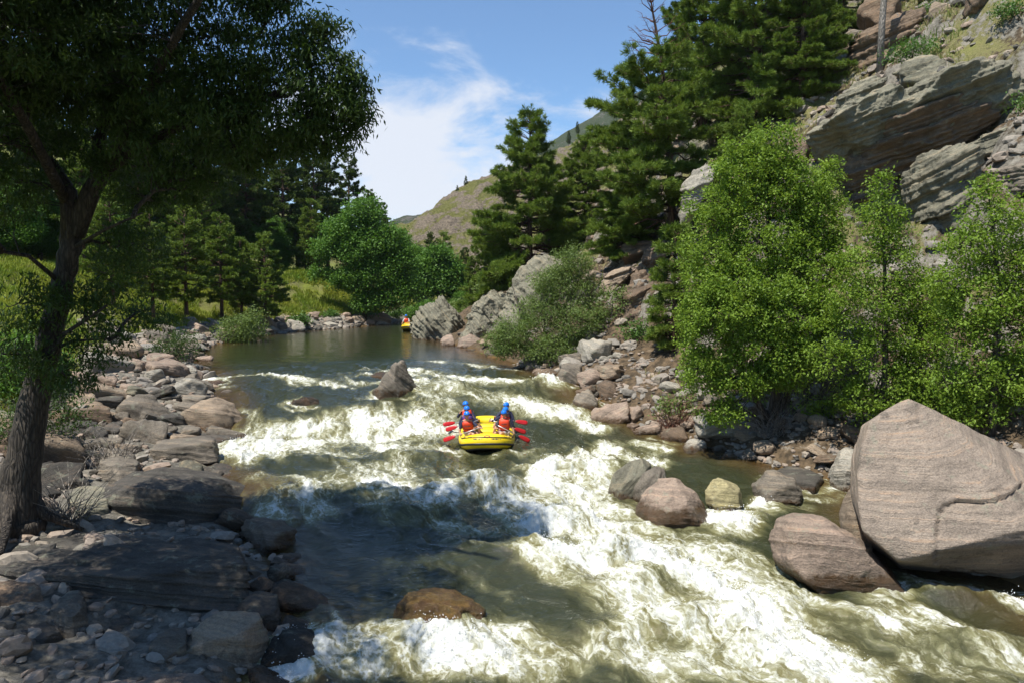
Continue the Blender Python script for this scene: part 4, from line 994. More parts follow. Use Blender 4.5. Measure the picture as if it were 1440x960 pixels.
def build_plants():
    # ---- the shading cottonwood: trunk beside the near shore, crown over it and beyond the frame
    Y = 18.5; base = at(20, 735, Y); base.z = T1(base.x, base.y) - .1
    tk = [(base, .70), (at(24, 715, Y), .50), (at(34, 640, Y), .38), (at(52, 540, Y), .31), (at(75, 455, Y), .26), (at(92, 380, Y), .235), (at(102, 325, Y), .235)]
    stems = [[(at(100, 335, Y), .24), (at(96, 270, Y - .1), .17), (at(72, 230, Y - .2), .12), (at(20, 200, Y - .4), .06), (at(-60, 170, Y - 1), .03)],
             [(at(104, 330, Y), .25), (at(128, 270, Y), .22), (at(150, 235, Y), .20), (at(190, 210, Y - .2), .14), (at(250, 180, Y - .5), .11), (at(330, 150, Y - 1), .08), (at(420, 120, Y - 1.3), .04)],
             [(at(135, 265, Y), .17), (at(140, 200, Y + .3), .14), (at(160, 120, Y + .4), .12), (at(170, 20, Y + .5), .10), (at(180, -120, Y), .07), (at(190, -240, Y), .03)],
             [(at(150, 236, Y), .14), (at(200, 140, Y - 1.5), .12), (at(260, 30, Y - 3), .09), (at(330, -80, Y - 4), .05)],
             [(at(96, 290, Y), .13), (at(40, 180, Y - 2), .10), (at(-30, 60, Y - 4), .08), (at(-120, -60, Y - 6), .04)],
             [(at(52, 540, Y), .07), (at(90, 470, Y - .4), .05), (at(150, 430, Y - .8), .03)], [(at(88, 400, Y), .06), (at(40, 360, Y - .8), .045), (at(-10, 352, Y - 1.5), .03)],
             [(at(100, 350, Y), .05), (at(150, 322, Y - .8), .035), (at(200, 300, Y - 1.4), .02)]]
    for a_ in (0.2, 1.4, 2.5, 3.9, 5.1): stems.append([(base + Vector((math.cos(a_) * .3, math.sin(a_) * .3, .9)), .22), (base + Vector((math.cos(a_) * .65, math.sin(a_) * .65, .28)), .17), (base + Vector((math.cos(a_) * 1.5, math.sin(a_) * 1.5, -.15)), .05)])
    bl = []
    def B(px, py, yy, rx, ry, rz): bl.append((at(px, py, yy), (rx, ry, rz)))
    for a in [(60, 60, 17, 1.9, 1.8, 1.5), (170, 60, 17, 1.9, 1.8, 1.5), (280, 60, 17, 1.5, 1.5, 1.1), (350, 105, 17.3, 1.3, 1.3, .8), (420, 120, 17.2, 1.0, 1.1, .75), (465, 135, 17.2, .62, .9, .62), (440, 175, 17.4, .75, .9, .35),
              (385, 165, 17.4, 1.1, 1.1, .7), (320, 185, 17.6, 1.2, 1.2, .8), (250, 160, 17.5, 1.5, 1.4, 1.0), (110, 150, 18, 1.8, 1.6, 1.1), (0, 140, 17.4, 1.9, 1.6, 1.5), (0, 20, 16.5, 2, 1.8, 1.5),
              (200, 235, 18.4, 1.3, 1.3, .8), (250, 245, 18.4, .8, .9, .4), (180, 345, 19, .9, .9, .7), (20, 260, 18, 1.0, 1.1, .7),
              (400, 195, 18, .7, .7, .25), (475, 165, 17.2, .42, .7, .45), (488, 120, 17.2, .28, .6, .3), (385, 10, 16.8, .5, .8, .55), (330, -30, 16.8, .9, 1.1, .7), (500, 152, 17.2, .25, .5, .4), (455, 185, 17.8, .4, .6, .3), (330, 215, 18.2, .8, .9, .3), (425, 48, 16.9, .42, .7, .16), (452, 62, 17, .22, .5, .2), (395, 65, 17, .5, .8, .35),
              (120, 420, 18.2, .7, .7, .5), (140, 480, 18.2, .75, .7, .55), (40, 430, 17.8, .8, .8, .6), (20, 500, 17.6, .8, .8, .55), (90, 530, 17.5, .7, .6, .4), (200, 440, 19.5, .6, .6, .45)]: B(*a)
    for a in [(508, 148, 17.2, .20, .4, .26), (497, 172, 17.3, .22, .4, .22), (500, 110, 17.1, .18, .4, .22), (478, 88, 17.0, .25, .4, .16), (462, 36, 16.9, .28, .4, .10), (440, 30, 16.9, .25, .4, .12), (402, 2, 16.8, .3, .5, .2), (425, 75, 17, .3, .5, .16),
              (486, 196, 17.6, .2, .4, .16), (462, 208, 17.7, .25, .4, .14), (432, 214, 17.9, .3, .4, .14), (385, 222, 18, .35, .4, .16), (350, 238, 18.1, .3, .4, .16), (300, 258, 18.3, .4, .5, .18), (262, 272, 18.4, .35, .5, .2), (215, 285, 18.5, .4, .5, .25)]: B(*a)
    for a in [(100, -80, 17, 2.6, 2.2, 1.8), (210, -120, 16.5, 1.8, 2.2, 1.4), (-80, 0, 15, 2.6, 2.4, 2), (-60, -220, 15.5, 3, 2.6, 2.2), (160, -260, 16.5, 3, 2.4, 2), (250, -140, 17.0, 1.2, 1.6, .9), (-200, 200, 14, 1.8, 2.4, 2),
              (-90, -230, 12.5, 2.2, 2.0, 1.8), (-250, -100, 12, 2.5, 2.5, 2), (-420, -400, 9, 2.6, 2.4, 1.5), (-460, -250, 9, 2.4, 2.4, 1.8), (-620, -300, 10.5, 2.6, 2.4, 1.6)]: B(*a)
    broadleaf('cottonwood', 'big dark narrow-leaved tree overhanging the near roadside shore, twin limbs rising from a leaning trunk', 'tree', base, tk, bl, M['willow'], per=47, n=62, spread=.15, L=.15, wd=.042, droop=.55, seed=5, bark='dbark', stems=stems, twig=.012)
    # ---- bright birches on the cliff side
    Y = 28.3; base = gp(1090, Y, -.1); bl = []
    for a in [(1085, 205, .85, .8, .8), (1060, 250, 1.3, 1.2, .9), (1110, 260, 1.3, 1.2, .9), (1015, 290, 1.1, 1.1, .8), (1150, 290, .95, 1, .9), (1000, 360, 1.1, 1.2, 1.0), (1075, 350, 1.7, 1.5, 1.3), (1145, 370, 1.1, 1.2, 1.1),
              (1030, 440, 1.5, 1.4, 1.0), (1110, 450, 1.5, 1.4, 1.1), (985, 450, .8, .9, .6), (1160, 450, .7, .8, .8), (990, 520, .9, .9, .7), (1040, 530, 1.2, 1.1, .8), (1105, 520, 1.0, 1.1, .8), (1020, 580, .8, .8, .4), (1060, 405, 1.5, 1.3, .9), (1080, 490, 1.7, 1.3, .9), (1000, 410, 1.0, 1, .7), (1130, 420, 1.0, 1, .7), (975, 490, .5, .6, .4), (1150, 330, .9, .9, .6), (1165, 240, .4, .5, .4), (1040, 210, .5, .5, .4)]:
        bl.append((at(a[0], a[1], Y - (1.3 if a[1] > 400 else .5)), a[2:]))
    tk = [(base, .22), (at(1092, 540, Y), .17), (at(1085, 420, Y), .13), (at(1080, 300, Y), .08), (at(1085, 190, Y), .03)]
    st = [[(base, .12), (at(1050, 540, Y - .3), .09), (at(1020, 440, Y - .4), .06), (at(1005, 340, Y - .3), .03)], [(base, .13), (at(1120, 520, Y + .2), .09), (at(1140, 400, Y), .06), (at(1150, 300, Y), .03)],
          [(base, .08), (at(1070, 590, Y - .5), .06), (at(1020, 560, Y - .8), .03)]]
    broadleaf('birch', 'tall bright green birch on the cliff-side shore, widest and sunniest of the birches', 'tree', base, tk, bl, M['birch'], per=110, n=44, spread=.14, L=.115, wd=.062, droop=.15, seed=11, stems=st)
    Y = 25.5; base = gp(1240, Y, -.1); bl = []
    for a in [(1240, 265, .42, .5, .5), (1238, 310, .7, .7, .6), (1255, 350, .8, .8, .6), (1205, 370, .6, .7, .5), (1225, 420, 1.2, 1.1, .8), (1290, 400, .8, .9, .7), (1270, 470, 1.2, 1.1, .9), (1200, 480, .7, .8, .7), (1235, 540, 1.2, 1.1, .8), (1300, 520, 1.0, 1.0, .9), (1260, 570, 1.1, 1, .6), (1160, 500, .6, .7, .6), (1310, 450, .7, .8, .6), (1205, 560, .5, .6, .4), (1180, 430, .4, .5, .4)]:
        bl.append((at(a[0], a[1], Y), a[2:]))
    tk = [(base, .13), (at(1245, 520, Y), .10), (at(1245, 400, Y), .06), (at(1240, 260, Y), .02)]
    broadleaf('birch', 'slender birch with a narrow pointed top rising behind the huge boulder', 'tree', base, tk, bl, M['birch'], per=95, n=38, spread=.15, L=.11, wd=.06, droop=.15, seed=12)
    Y = 23.2; base = gp(1400, Y, -.1); bl = []
    for a in [(1385, 265, .4, .5, .4), (1400, 310, .9, .9, .7), (1360, 350, .7, .8, .6), (1430, 370, 1.0, 1.0, .8), (1380, 420, 1.1, 1.0, .8), (1345, 470, .7, .8, .7), (1430, 470, 1.1, 1.0, .9), (1390, 530, 1.0, 1.0, .7), (1450, 560, .9, .9, .6), (1340, 540, .6, .7, .5), (1480, 420, 1.2, 1, 1.2), (1480, 330, 1, 1, .9), (1330, 400, .6, .7, .5), (1480, 520, 1.1, 1, .8), (1370, 580, .8, .8, .4)]:
        bl.append((at(a[0], a[1], Y), a[2:]))
    tk = [(base, .14), (at(1400, 520, Y), .11), (at(1405, 400, Y), .07), (at(1390, 270, Y), .02)]
    broadleaf('birch', 'bushy birch above the top end of the huge boulder, cut by the picture edge', 'tree', base, tk, bl, M['birch'], per=95, n=38, spread=.15, L=.11, wd=.06, droop=.15, seed=13)
    # ---- willow shrub over the rapids
    Y = 40.5; base = gp(790, Y, -.1); bl = []
    for a in [(805, 370, .9, .9, .8), (780, 400, 1.1, 1.1, .8), (820, 410, .9, .9, .8), (760, 440, 1.2, 1.2, .8), (815, 450, 1.2, 1.1, .9), (725, 465, .9, 1.0, .6), (700, 480, .7, .8, .55), (770, 490, 1.3, 1.2, .75), (825, 495, .9, .9, .6), (720, 490, .9, .9, .4)]:
        bl.append((at(a[0], a[1], Y - (.8 if a[1] > 440 else 0)), a[2:]))
    st = [[(base, .06), (at(x, 470, Y - .4), .045), (at(x2, 400, Y - .3), .02)] for x, x2 in ((740, 720), (765, 770), (800, 805), (825, 830))]
    broadleaf('willow_shrub', 'grey-green willow shrub leaning over the rocks beside the rapids', 'shrub', base, [(base, .08), (at(790, 480, Y), .06), (at(800, 400, Y), .02)], bl, M['osier'], per=120, n=42, spread=.20, L=.16, wd=.042, droop=.0, seed=14, stems=st)
    # ---- round deciduous trees at the bend
    Y = 80; base = gp(512, Y, -.2); bl = []
    for a in [(510, 300, 1.9, 1.9, 1.5), (480, 325, 1.9, 1.8, 1.4), (540, 335, 2.0, 1.9, 1.6), (510, 350, 2.6, 2.4, 1.8), (455, 350, 1.3, 1.5, 1.0), (565, 365, 1.5, 1.5, 1.4), (448, 385, .9, 1, .9), (572, 400, 1.2, 1.2, 1.2), (530, 390, 2.5, 2.2, 1.8), (490, 390, 1.8, 1.8, 1.4), (555, 415, 1.7, 1.7, 1.4), (520, 425, 1.8, 1.8, 1.2)]:
        bl.append((at(a[0], a[1], Y), a[2:]))
    d1 = broadleaf('round_tree', 'large round bright green tree on the bank at the bend', 'tree', base, [(base, .3), (at(512, 400, Y), .25), (at(512, 330, Y), .12)], bl, M['decid'], per=40, n=36, spread=.34, L=.24, wd=.15, droop=.1, seed=15)
    Y = 100; base = gp(617, Y, -.2); bl = []
    for a in [(617, 358, 1.6, 1.6, 1.0), (600, 378, 1.7, 1.6, 1.2), (635, 380, 1.7, 1.6, 1.2), (615, 400, 2.3, 2, 1.3), (590, 405, 1.2, 1.4, 1.0), (645, 405, 1.2, 1.4, 1.1)]:
        bl.append((at(a[0], a[1], Y), a[2:]))
    broadleaf('round_tree', 'smaller round bright green tree beyond the outcrop at the bend', 'tree', base, [(base, .25), (at(617, 405, Y), .2), (at(617, 370, Y), .1)], bl, M['decid'], per=50, n=34, spread=.45, L=.30, wd=.2, droop=.1, seed=16)
    for px, Yd, sc, lab in [(250, 80, .62, 'dark bushy tree at the road edge above the shaded hollow'), (300, 86, .66, 'bushy tree beyond the dark-stemmed pine'), (345, 84, .55, 'low bushy tree between the open pines'),
                            (392, 90, .62, 'bushy tree above the sunny grassy bank'), (432, 96, .72, 'bushy tree next to the large round tree, on its road side'), (200, 72, .6, 'bushy tree glimpsed beyond the shaded bank'), (150, 66, .55, 'bushy tree just past the cottonwood trunk'),
                            (60, 60, .6, 'bushy tree behind the bank at the far end of the meadow'), (0, 56, .6, 'bushy tree at the picture edge behind the meadow'), (562, 104, .8, 'bushy tree closing the gap between the round trees'), (665, 98, .55, 'bushy tree at the foot of the cone-shaped pine')]:
        again(d1, (px - 720) / F * Yd, Yd, lab, rz=px * .1, sc=sc, szz=sc * .8)
    # ---- pines: the big ones first
    p1 = put(pine('pine', 'dense cone-shaped pine standing behind the jagged ridge', 12.8, 5.0, 21, M['pine'], tr=.24, t0=.05, whorls=34, per=7, K=17, L=.34, wd=.036, dense=.95, gap=.08, profile=lambda t: 5.1 * (1 - t) ** .8 + .35), (745 - 720) / F * 59, 59, rz=.4)
    def tw(t, th): return 1.75 if (t < .62 and math.cos(th) < -.1 and t > .1) else (.9 if math.cos(th) > 0 else 1.0)
    x = (946 - 720) / F * 45
    p2 = put(pine('pine', 'tall dead-topped pine leaning over the slope with long boughs reaching riverward', 14.3, 2.7, 22, M['pine'], tr=.26, t0=.05, whorls=30, per=5, K=17, L=.30, wd=.032, dense=1.05, gap=.1, lean=([0, .35, .7, 1], [0, -.25, -.75, -1.6]), dead=.74,
                  profile=lambda t: 3.1 * (1 - t) ** .35 * (.8 if t > .8 else 1) + .2, twist=tw), x, 45)
    p2.location.z = at(946, 345, 45).z - .3
    p3 = put(pine('pine', 'broad dark pine crown filling the top of the slope beside the dead-topped pine', 18.5, 4.6, 23, M['pine'], tr=.33, t0=.10, whorls=38, per=6, K=17, L=.32, wd=.034, dense=1.0, gap=.12, profile=lambda t: 4.7 * (1 - t) ** .5 + .4), (1060 - 720) / F * 50, 50)
    p3.location.z = at(1060, 245, 50).z
    again(p3, (985 - 720) / F * 56, 56, 'dense pine standing between the dead-topped pine and the broad dark pine', rz=2.1, sc=.80)
    again(p3, (1170 - 720) / F * 60, 60, 'shaded pine high on the slope near the bare pole', rz=4.1, sc=.85)
    again(p3, (1110 - 720) / F * 66, 66, 'dark pine high up behind the broad dark pine', rz=1.1, sc=.8)
    again(p1, (822 - 720) / F * 62, 62, 'pine half hidden between the cone-shaped pine and the dead-topped pine', rz=3.0, sc=.70, szz=.62)
    again(p1, (1040 - 720) / F * 41, 41, 'short pine on the ledge below the broad dark pine', rz=1.9, sc=.42)
    again(p1, (880 - 720) / F * 47, 47, 'low spreading pine filling the gap under the dead-topped pine', rz=5.0, sc=.50, szz=.42)
    again(p3, (1120 - 720) / F * 48, 48, 'dark pine on the cliff side of the broad dark pine', rz=5.5, sc=.62)
    yp = put(pine('pine', 'young light green pine among the rubble beside the tall birch', 5.6, 1.6, 24, M['pine'], tr=.09, t0=.06, whorls=15, per=6, K=22, L=.24, wd=.032, dense=1.5), (948 - 720) / F * 36, 36)
    # ---- pines of the roadside and beyond
    q1 = pine('pine', 'slim pine with an open crown at the grassy bank edge', 8.6, 2.3, 31, M['pine'], tr=.15, t0=.2, whorls=20, per=5, K=14, L=.26, wd=.055, dense=.9)
    q2 = pine('pine', 'tall dark pine in the roadside wood', 14, 3.0, 32, M['pine_dark'], tr=.22, t0=.15, whorls=28, per=5, K=14, L=.30, wd=.07, dense=.85)
    spots = [  # px, distance, scale, proto, label
        (374, 66, .95, q1, 'lone open pine farthest upstream along the lip of the grassy bank'), (340, 67, .85, q1, 'thin pine second along the lip of the grassy bank'), (312, 64, .92, q1, 'dark-stemmed pine third along the lip of the grassy bank'),
        (262, 60, 1.0, q1, 'bushy pine over the dark hollow of the grassy bank'), (215, 56, .9, q1, 'pine rooted low on the shaded grassy bank'), (160, 52, .95, q1, 'pine seen just past the leaning cottonwood trunk'),
        (440, 88, .95, q1, 'pine touching the round tree on its road side'),
        (400, 92, 1.15, q2, 'towering dark pine under the cottonwood limb tip'), (445, 98, 1.18, q2, 'towering dark pine at the end of the roadside wood'), (462, 104, 1.2, q2, 'pine with the highest tip above the round tree'),
        (492, 112, 1.14, q2, 'slim pine tip just above the round tree'), (520, 120, 1.06, q2, 'pine tip falling away beyond the round tree'), (540, 128, .98, q2, 'last pine of the skyline before the cloud gap'),
        (350, 84, 1.1, q2, 'dark pine behind the open pines of the bank'), (300, 80, 1.15, q2, 'dark pine behind the dark-stemmed pine'), (250, 76, 1.1, q2, 'dark pine deep in the roadside wood above the hollow'),
        (200, 72, 1.1, q2, 'dark pine beyond the cottonwood limb, near the road'), (150, 68, 1.1, q2, 'dark pine filling the gap beyond the cottonwood fork'), (100, 66, 1.1, q2, 'dark pine hidden behind the cottonwood trunk'),
        (45, 60, 1.05, q2, 'dark pine seen between cottonwood limb and picture edge'), (0, 58, 1.1, q2, 'dark pine at the picture edge above the road'), (-40, 60, 1.1, q2, 'dark pine partly outside the picture above the road'),
        (170, 84, 1.45, q2, 'very tall dark pine beyond the first limb of the cottonwood'), (212, 90, 1.5, q2, 'very tall dark pine in the deep of the wood, nearest the cottonwood fork'), (258, 96, 1.55, q2, 'very tall dark pine behind the middle of the hanging limb'), (300, 98, 1.5, q2, 'very tall dark pine behind the outer half of the hanging limb'),
        (335, 94, 1.42, q2, 'very tall dark pine above the open pines of the bank'), (372, 100, 1.42, q2, 'very tall dark pine under the outer leaves of the hanging limb'), (420, 106, 1.36, q2, 'very tall dark pine just inside the tip of the hanging limb'), (235, 72, 1.05, q1, 'lit open pine between road and grassy bank'), (285, 70, 1.1, q1, 'lit open pine beside the dark-stemmed pine'), (120, 60, 1.15, q1, 'lit open pine glimpsed past the cottonwood trunk'),
        (590, 150, .62, q2, 'small pine between the two round green trees'), (606, 122, .62, q2, 'pine with a narrow tip in the cloud gap below the dry hill'), (575, 135, .5, q2, 'short pine behind the round tree at the bend'),
        (668, 88, .80, q1, 'light pine standing at the river side of the cone-shaped pine'), (640, 100, .95, q1, 'open green pine between the smaller round tree and the cone-shaped pine'), (700, 96, 1.1, q1, 'green pine directly behind the cone-shaped pine'), (575, 108, .85, q1, 'green pine between the two round trees'), (625, 128, 1.1, q1, 'green pine over the smaller round tree, below the dry hill'), (790, 88, 1.1, q1, 'green pine behind the gap on the cliff side of the cone-shaped pine'),
        (655, 105, .66, q2, 'pine at the foot of the dry hill beside the smaller round tree'), (690, 90, .62, q2, 'pine leaning against the cone-shaped pine on its river side')]
    for i, (px, Y, sc, pr, lab) in enumerate(spots):
        x = (px - 720) / F * Y
        if i == 0 or pr is q2 and not q2.get('used'):
            if pr is q2: q2['used'] = 1
            o = put(pr, x, Y, rz=i, sc=sc); tag(o, lab)
        else: o = again(pr, x, Y, lab, rz=i * 1.3, sc=sc * random.Random(i).uniform(.94, 1.06))
        if Y > 118 or px > 560: o.location.z = min(o.location.z, 5.)
    # tiny trees on the dry hill's edge
    for j, (px, py, dd, sc, lab) in enumerate([(655, 262, 244, .30, 'tiny pine on the skyline of the dry hill'), (643, 270, 241, .22, 'tinier pine beside the skyline pine on the dry hill'), (720, 262, 235, .28, 'small pine scattered on the dry hill face'),
                                               (800, 200, 262, .34, 'small pine high on the dry hill near the blue mountain'), (812, 185, 262, .30, 'highest small pine on the dry hill'), (690, 320, 190, .4, 'small pine low on the dry hill')]):
        p = at(px, py, dd); again(q2, p.x, p.y, lab, z=p.z - 1.2, rz=j, sc=sc)
    # ---- shrubs
    def shrub(px, Y, r, h, mat, lab, seed, L=.14, wd=.07, per=60, zoff=0., name='shrub'):
        b = gp(px, Y, -.05 + zoff); bl = [(b + Vector((0, 0, h * .45)), (r, r * .9, h * .45)), (b + Vector((r * .4, .1, h * .7)), (r * .55, r * .5, h * .35)), (b + Vector((-r * .45, 0, h * .3)), (r * .6, r * .6, h * .3))]
        return broadleaf(name, lab, 'shrub', b, [(b, .04), (b + Vector((.05, 0, h * .5)), .02)], bl, M[mat], per=per, n=26, spread=.17 + .05 * r, L=L, wd=wd, droop=-.1, seed=seed, twig=.008)
    shrub(340, 57, 1.7, 2.6, 'osier', 'feathery green bush on the grassy bank below the open pines', 41, L=.2, wd=.07)
    shrub(420, 71, 1.0, 1.2, 'weed', 'low round bush on the sunny grassy bank', 42, L=.2, wd=.1)
    shrub(463, 77, .8, .9, 'weed', 'small leafy tuft among the pale far shore stones', 43, L=.2, wd=.1)
    shrub(555, 86, .9, 1.0, 'weed', 'small bright bush at the water where the far bank ends', 44, L=.22, wd=.1)
    shrub(650, 84, 3.0, 1.6, 'osier', 'low spreading willow thicket behind the outcrop at the bend', 45, L=.26, wd=.1, per=40)
    shrub(700, 80, 2.0, 1.4, 'osier', 'low willow thicket in front of the cone-shaped pine', 46, L=.26, wd=.1, per=40)
    shrub(590, 92, 2.2, 2.4, 'decid', 'dark green brush at the foot of the smaller round tree', 47, L=.26, wd=.15, per=40)
    shrub(1270, 40.5, 1.2, .8, 'weed', 'bright green low shrub on the slope above the overhanging crag', 48, zoff=.9)
    shrub(1420, 43, 1.1, .9, 'weed', 'leafy bush beside the upper end of the overhanging crag', 49, zoff=.2)
    shrub(1385, 50, 1.3, .9, 'weed', 'grassy green bush near the top of the slope', 50, zoff=.3)
    shrub(1435, 33, .7, .7, 'weed', 'small green bush on the dirt below the pale ledge', 51)
    shrub(893, 38.2, .7, .9, 'weed', 'small leafy shrub on top of the rubble near the young pine', 52)
    shrub(955, 31, .8, .9, 'osier', 'straggly half-dead shrub at the foot of the rubble', 53, per=36)
    shrub(860, 40, 1.0, 1.6, 'osier', 'thin shrub in front of the shaded hollow', 54, per=36)
    shrub(35, 24.5, 1.5, 2.2, 'willow', 'dark leafy undergrowth bush beyond the cottonwood trunk', 55, L=.14, wd=.05)
    shrub(10, 31, 2.2, 2.6, 'decid', 'green bush in the shade at the picture edge', 57, L=.16, wd=.08)
    shrub(245, 40, 1.2, 1.6, 'willow', 'dark overhanging bush at the upstream end of the roadside rocks', 58, L=.16, wd=.05)
    shrub(1345, 24.6, 1.0, 1.3, 'birch', 'low leafy shrub tucked behind the top of the huge boulder', 59, L=.11, wd=.06)
    for j, (px, Yd, r_, lab) in enumerate([(1350, 47, 1.2, 'broad weedy shrub high on the slope beyond the crag'), (1400, 56, 1.4, 'topmost green shrub on the slope'), (1300, 50, .9, 'small shrub between stump and crag'), (1405, 38, .8, 'small shrub rooted on the grey rock sheet'),
                                           (1320, 28.5, .8, 'leafy shrub filling the gap between the two bushy birches'), (1160, 27.5, .8, 'leafy shrub between the tall birch and the slender birch'), (1000, 37, .9, 'green shrub behind the tall birch, next to the young pine')]):
        shrub(px, Yd, r_, r_ * .9, 'weed' if j < 4 else 'birch', lab, 80 + j, zoff=.1)
    # ---- bare pole and stump
    b = gp(1226, 44, -.3); b.z = at(1226, 106, 44).z - .3; mb = MB(); mb.tube([b, b + Vector((.05, 0, 3)), b + Vector((.22, 0, 6.5)), b + Vector((.3, 0, 9.5))], [.19, .17, .14, .09], 10)
    rr_ = random.Random(3)
    for i in range(9):
        z = rr_.uniform(2, 9); a = rr_.uniform(0, 6.28); q = b + Vector((.02 + z * .03, 0, z)); mb.tube([q, q + Vector((math.cos(a) * .35, math.sin(a) * .35, .08))], [.03, .012], 5)
    o = mb.build('dead_tree', M['dead'], smooth=True, origin=tuple(b)); tag(o, 'tall bare dead trunk without bark standing above the overhanging crag', 'dead tree')
    b = at(1290, 66, 46); b.z -= .4; mb = MB(); mb.tube([b, b + Vector((-.05, 0, .7)), b + Vector((.1, 0, 1.3)), b + Vector((0, 0, 1.9))], [.32, .2, .15, .05], 9)
    for dx, dz in ((-.7, -.1), (.6, -.15), (-1.3, 1.9), (.5, 1.9)): mb.tube([b + Vector((0, 0, .5)), b + Vector((dx * .5, -.1, .5 + dz * .4)), b + Vector((dx, -.15, .3 + dz))], [.1, .07, .02], 6)
    o = mb.build('stump', M['dead'], smooth=True, origin=tuple(b)); tag(o, 'silvery forked stump on the slope near the bare dead trunk', 'stump')
    # dead twiggy brush by the cottonwood foot
    for j, (px, py, Y, lab) in enumerate([(85, 600, 19.2, 'tangle of grey dead twigs right at the cottonwood foot'), (1085, 590, 27.6, 'hanging dead twigs at the foot of the tall birch'), (150, 520, 24, 'grey dead brush on the shaded shore'), (948, 600, 30.2, 'bare reddish brush at the toe of the rubble')]):
        b = at(px, py, Y); b.z = T1(b.x, b.y); mb = MB(); rq = random.Random(j)
        for i in range(90):
            a = rq.uniform(0, 6.28); l = rq.uniform(.6, 1.9); e = Vector((math.cos(a) * l * .7, math.sin(a) * l * .5, l * rq.uniform(.3, 1)))
            s0 = b + Vector((rq.uniform(-.4, .4), rq.uniform(-.3, .3), 0)); mb.tube([s0, s0 + e * .5 + Vector((0, 0, .15)), s0 + e], [.012, .008, .003], 3, False)
        o = mb.build('dead_brush', M['dead'] if j != 3 else M['redtwig'], origin=tuple(b)); tag(o, lab.replace('right at', 'at'), 'dead brush')

def blades(mb, x, y, h, wd, seed, lean=.35):
    r = np.random.RandomState(seed); n = len(x); z = T(x, y)
    th = r.uniform(0, 6.283, n); a = np.stack([np.cos(th), np.sin(th), np.zeros(n)], 1); ln = r.normal(0, lean, (n, 2)) * h[:, None]
    p = np.stack([x, y, z - .03], 1); m_ = p + np.stack([ln[:, 0] * .35, ln[:, 1] * .35, h * .6], 1); t = p + np.stack([ln[:, 0], ln[:, 1], h], 1)
    w2 = (wd * r.uniform(.6, 1.3, n))[:, None]
    v = np.stack([p - a * w2, p + a * w2, m_ + a * w2 * .7, m_ - a * w2 * .7, t], 1).reshape(-1, 3); b = np.arange(n) * 5
    col = np.clip(.5 + .5 * fbm(np.stack([x, y], 1) * .5, 3, .5, 88) * 1.4 + r.normal(0, .15, n), 0, 1)
    mb.add(v, np.stack([b + 3, b + 2, b + 4], 1), np.stack([b, b + 1, b + 2, b + 3], 1), col)
def build_grass():
    mb = MB(); n = 120000
    y = 26 + (92 - 26) * rs.rand(n) ** .85; s = rs.uniform(2.2, 17, n); x = XL(y) - s
    ok = (T(x, y) - W(y) > 1.0) & (x > -.70 * y); k = fbm(np.stack([x * .6, y * .6], 1), 3, .5, 91); ok &= (k > -.35)
    x, y = x[ok], y[ok]; h = np.clip(rs.normal(.34, .10, len(x)), .12, .7); blades(mb, x, y, h, .012 + y * .00032, 1)
    o = mb.build('grass', M['grass'], tint=True); tag(o, kind='stuff')
    mb = MB(); n = 60000
    y = 27 + (66 - 27) * rs.rand(n); s = rs.uniform(2.5, 34, n); x = XR(y) + s
    k = fbm(np.stack([x * .30, y * .30], 1), 4, .6, 93); ok = (k > .06) & (x < .72 * y); x, y = x[ok], y[ok]
    h = np.clip(rs.normal(.30, .12, len(x)), .1, .8); blades(mb, x, y, h, .010 + y * .0003, 2, .5)
    o = mb.build('dry_grass', M['drygrass'], tint=True); tag(o, kind='stuff')
# ------------------------------------------------------------------ raft, rafters, paddles
def plain(name, col, rough=.5, **k):
    m = NT(name); n = m.noise(m.n('TexCoord').outputs['Object'], 9, 4)
    return m.done(m.bsdf(base=m.scale(m.mix(0, col, col), m.rng(n, .25, .75, .9, 1.08, False)), rough=rough, **k))
RM = dict(yellow=plain('yellow_rubber', (.84, .60, .012), .38), black=plain('black_rubber', (.012, .012, .015), .5), red=plain('red_paddle', (.46, .012, .012), .3), dark_print=plain('dark_print', (.05, .05, .05), .5), red_print=plain('red_print', (.6, .04, .02), .5),
          floor=plain('raft_floor', (.55, .42, .06), .5), blue=plain('blue_helmet', (.01, .17, .72), .22, coat=.4), orange=plain('orange_vest', (.72, .055, .016), .6), navy=plain('navy_sleeve', (.014, .016, .05), .7),
          purple=plain('purple_shirt', (.10, .04, .22), .7), white=plain('pale_sleeve', (.6, .62, .66), .7), skin=plain('fair_skin', (.50, .27, .17), .5), skin2=plain('tanned_skin', (.38, .19, .115), .5), khaki=plain('pale_shorts', (.45, .40, .36), .8),  # two plain skin tones, one lighter and one darker
          dshort=plain('dark_shorts', (.03, .035, .05), .8), steel=plain('aluminium_shaft', (.50, .50, .50), .35, metal=.6), strap=plain('dark_strap', (.02, .02, .03), .6), hair=plain('brown_hair', (.07, .035, .018), .7), eye=plain('dark_eye', (.02, .015, .012), .3))
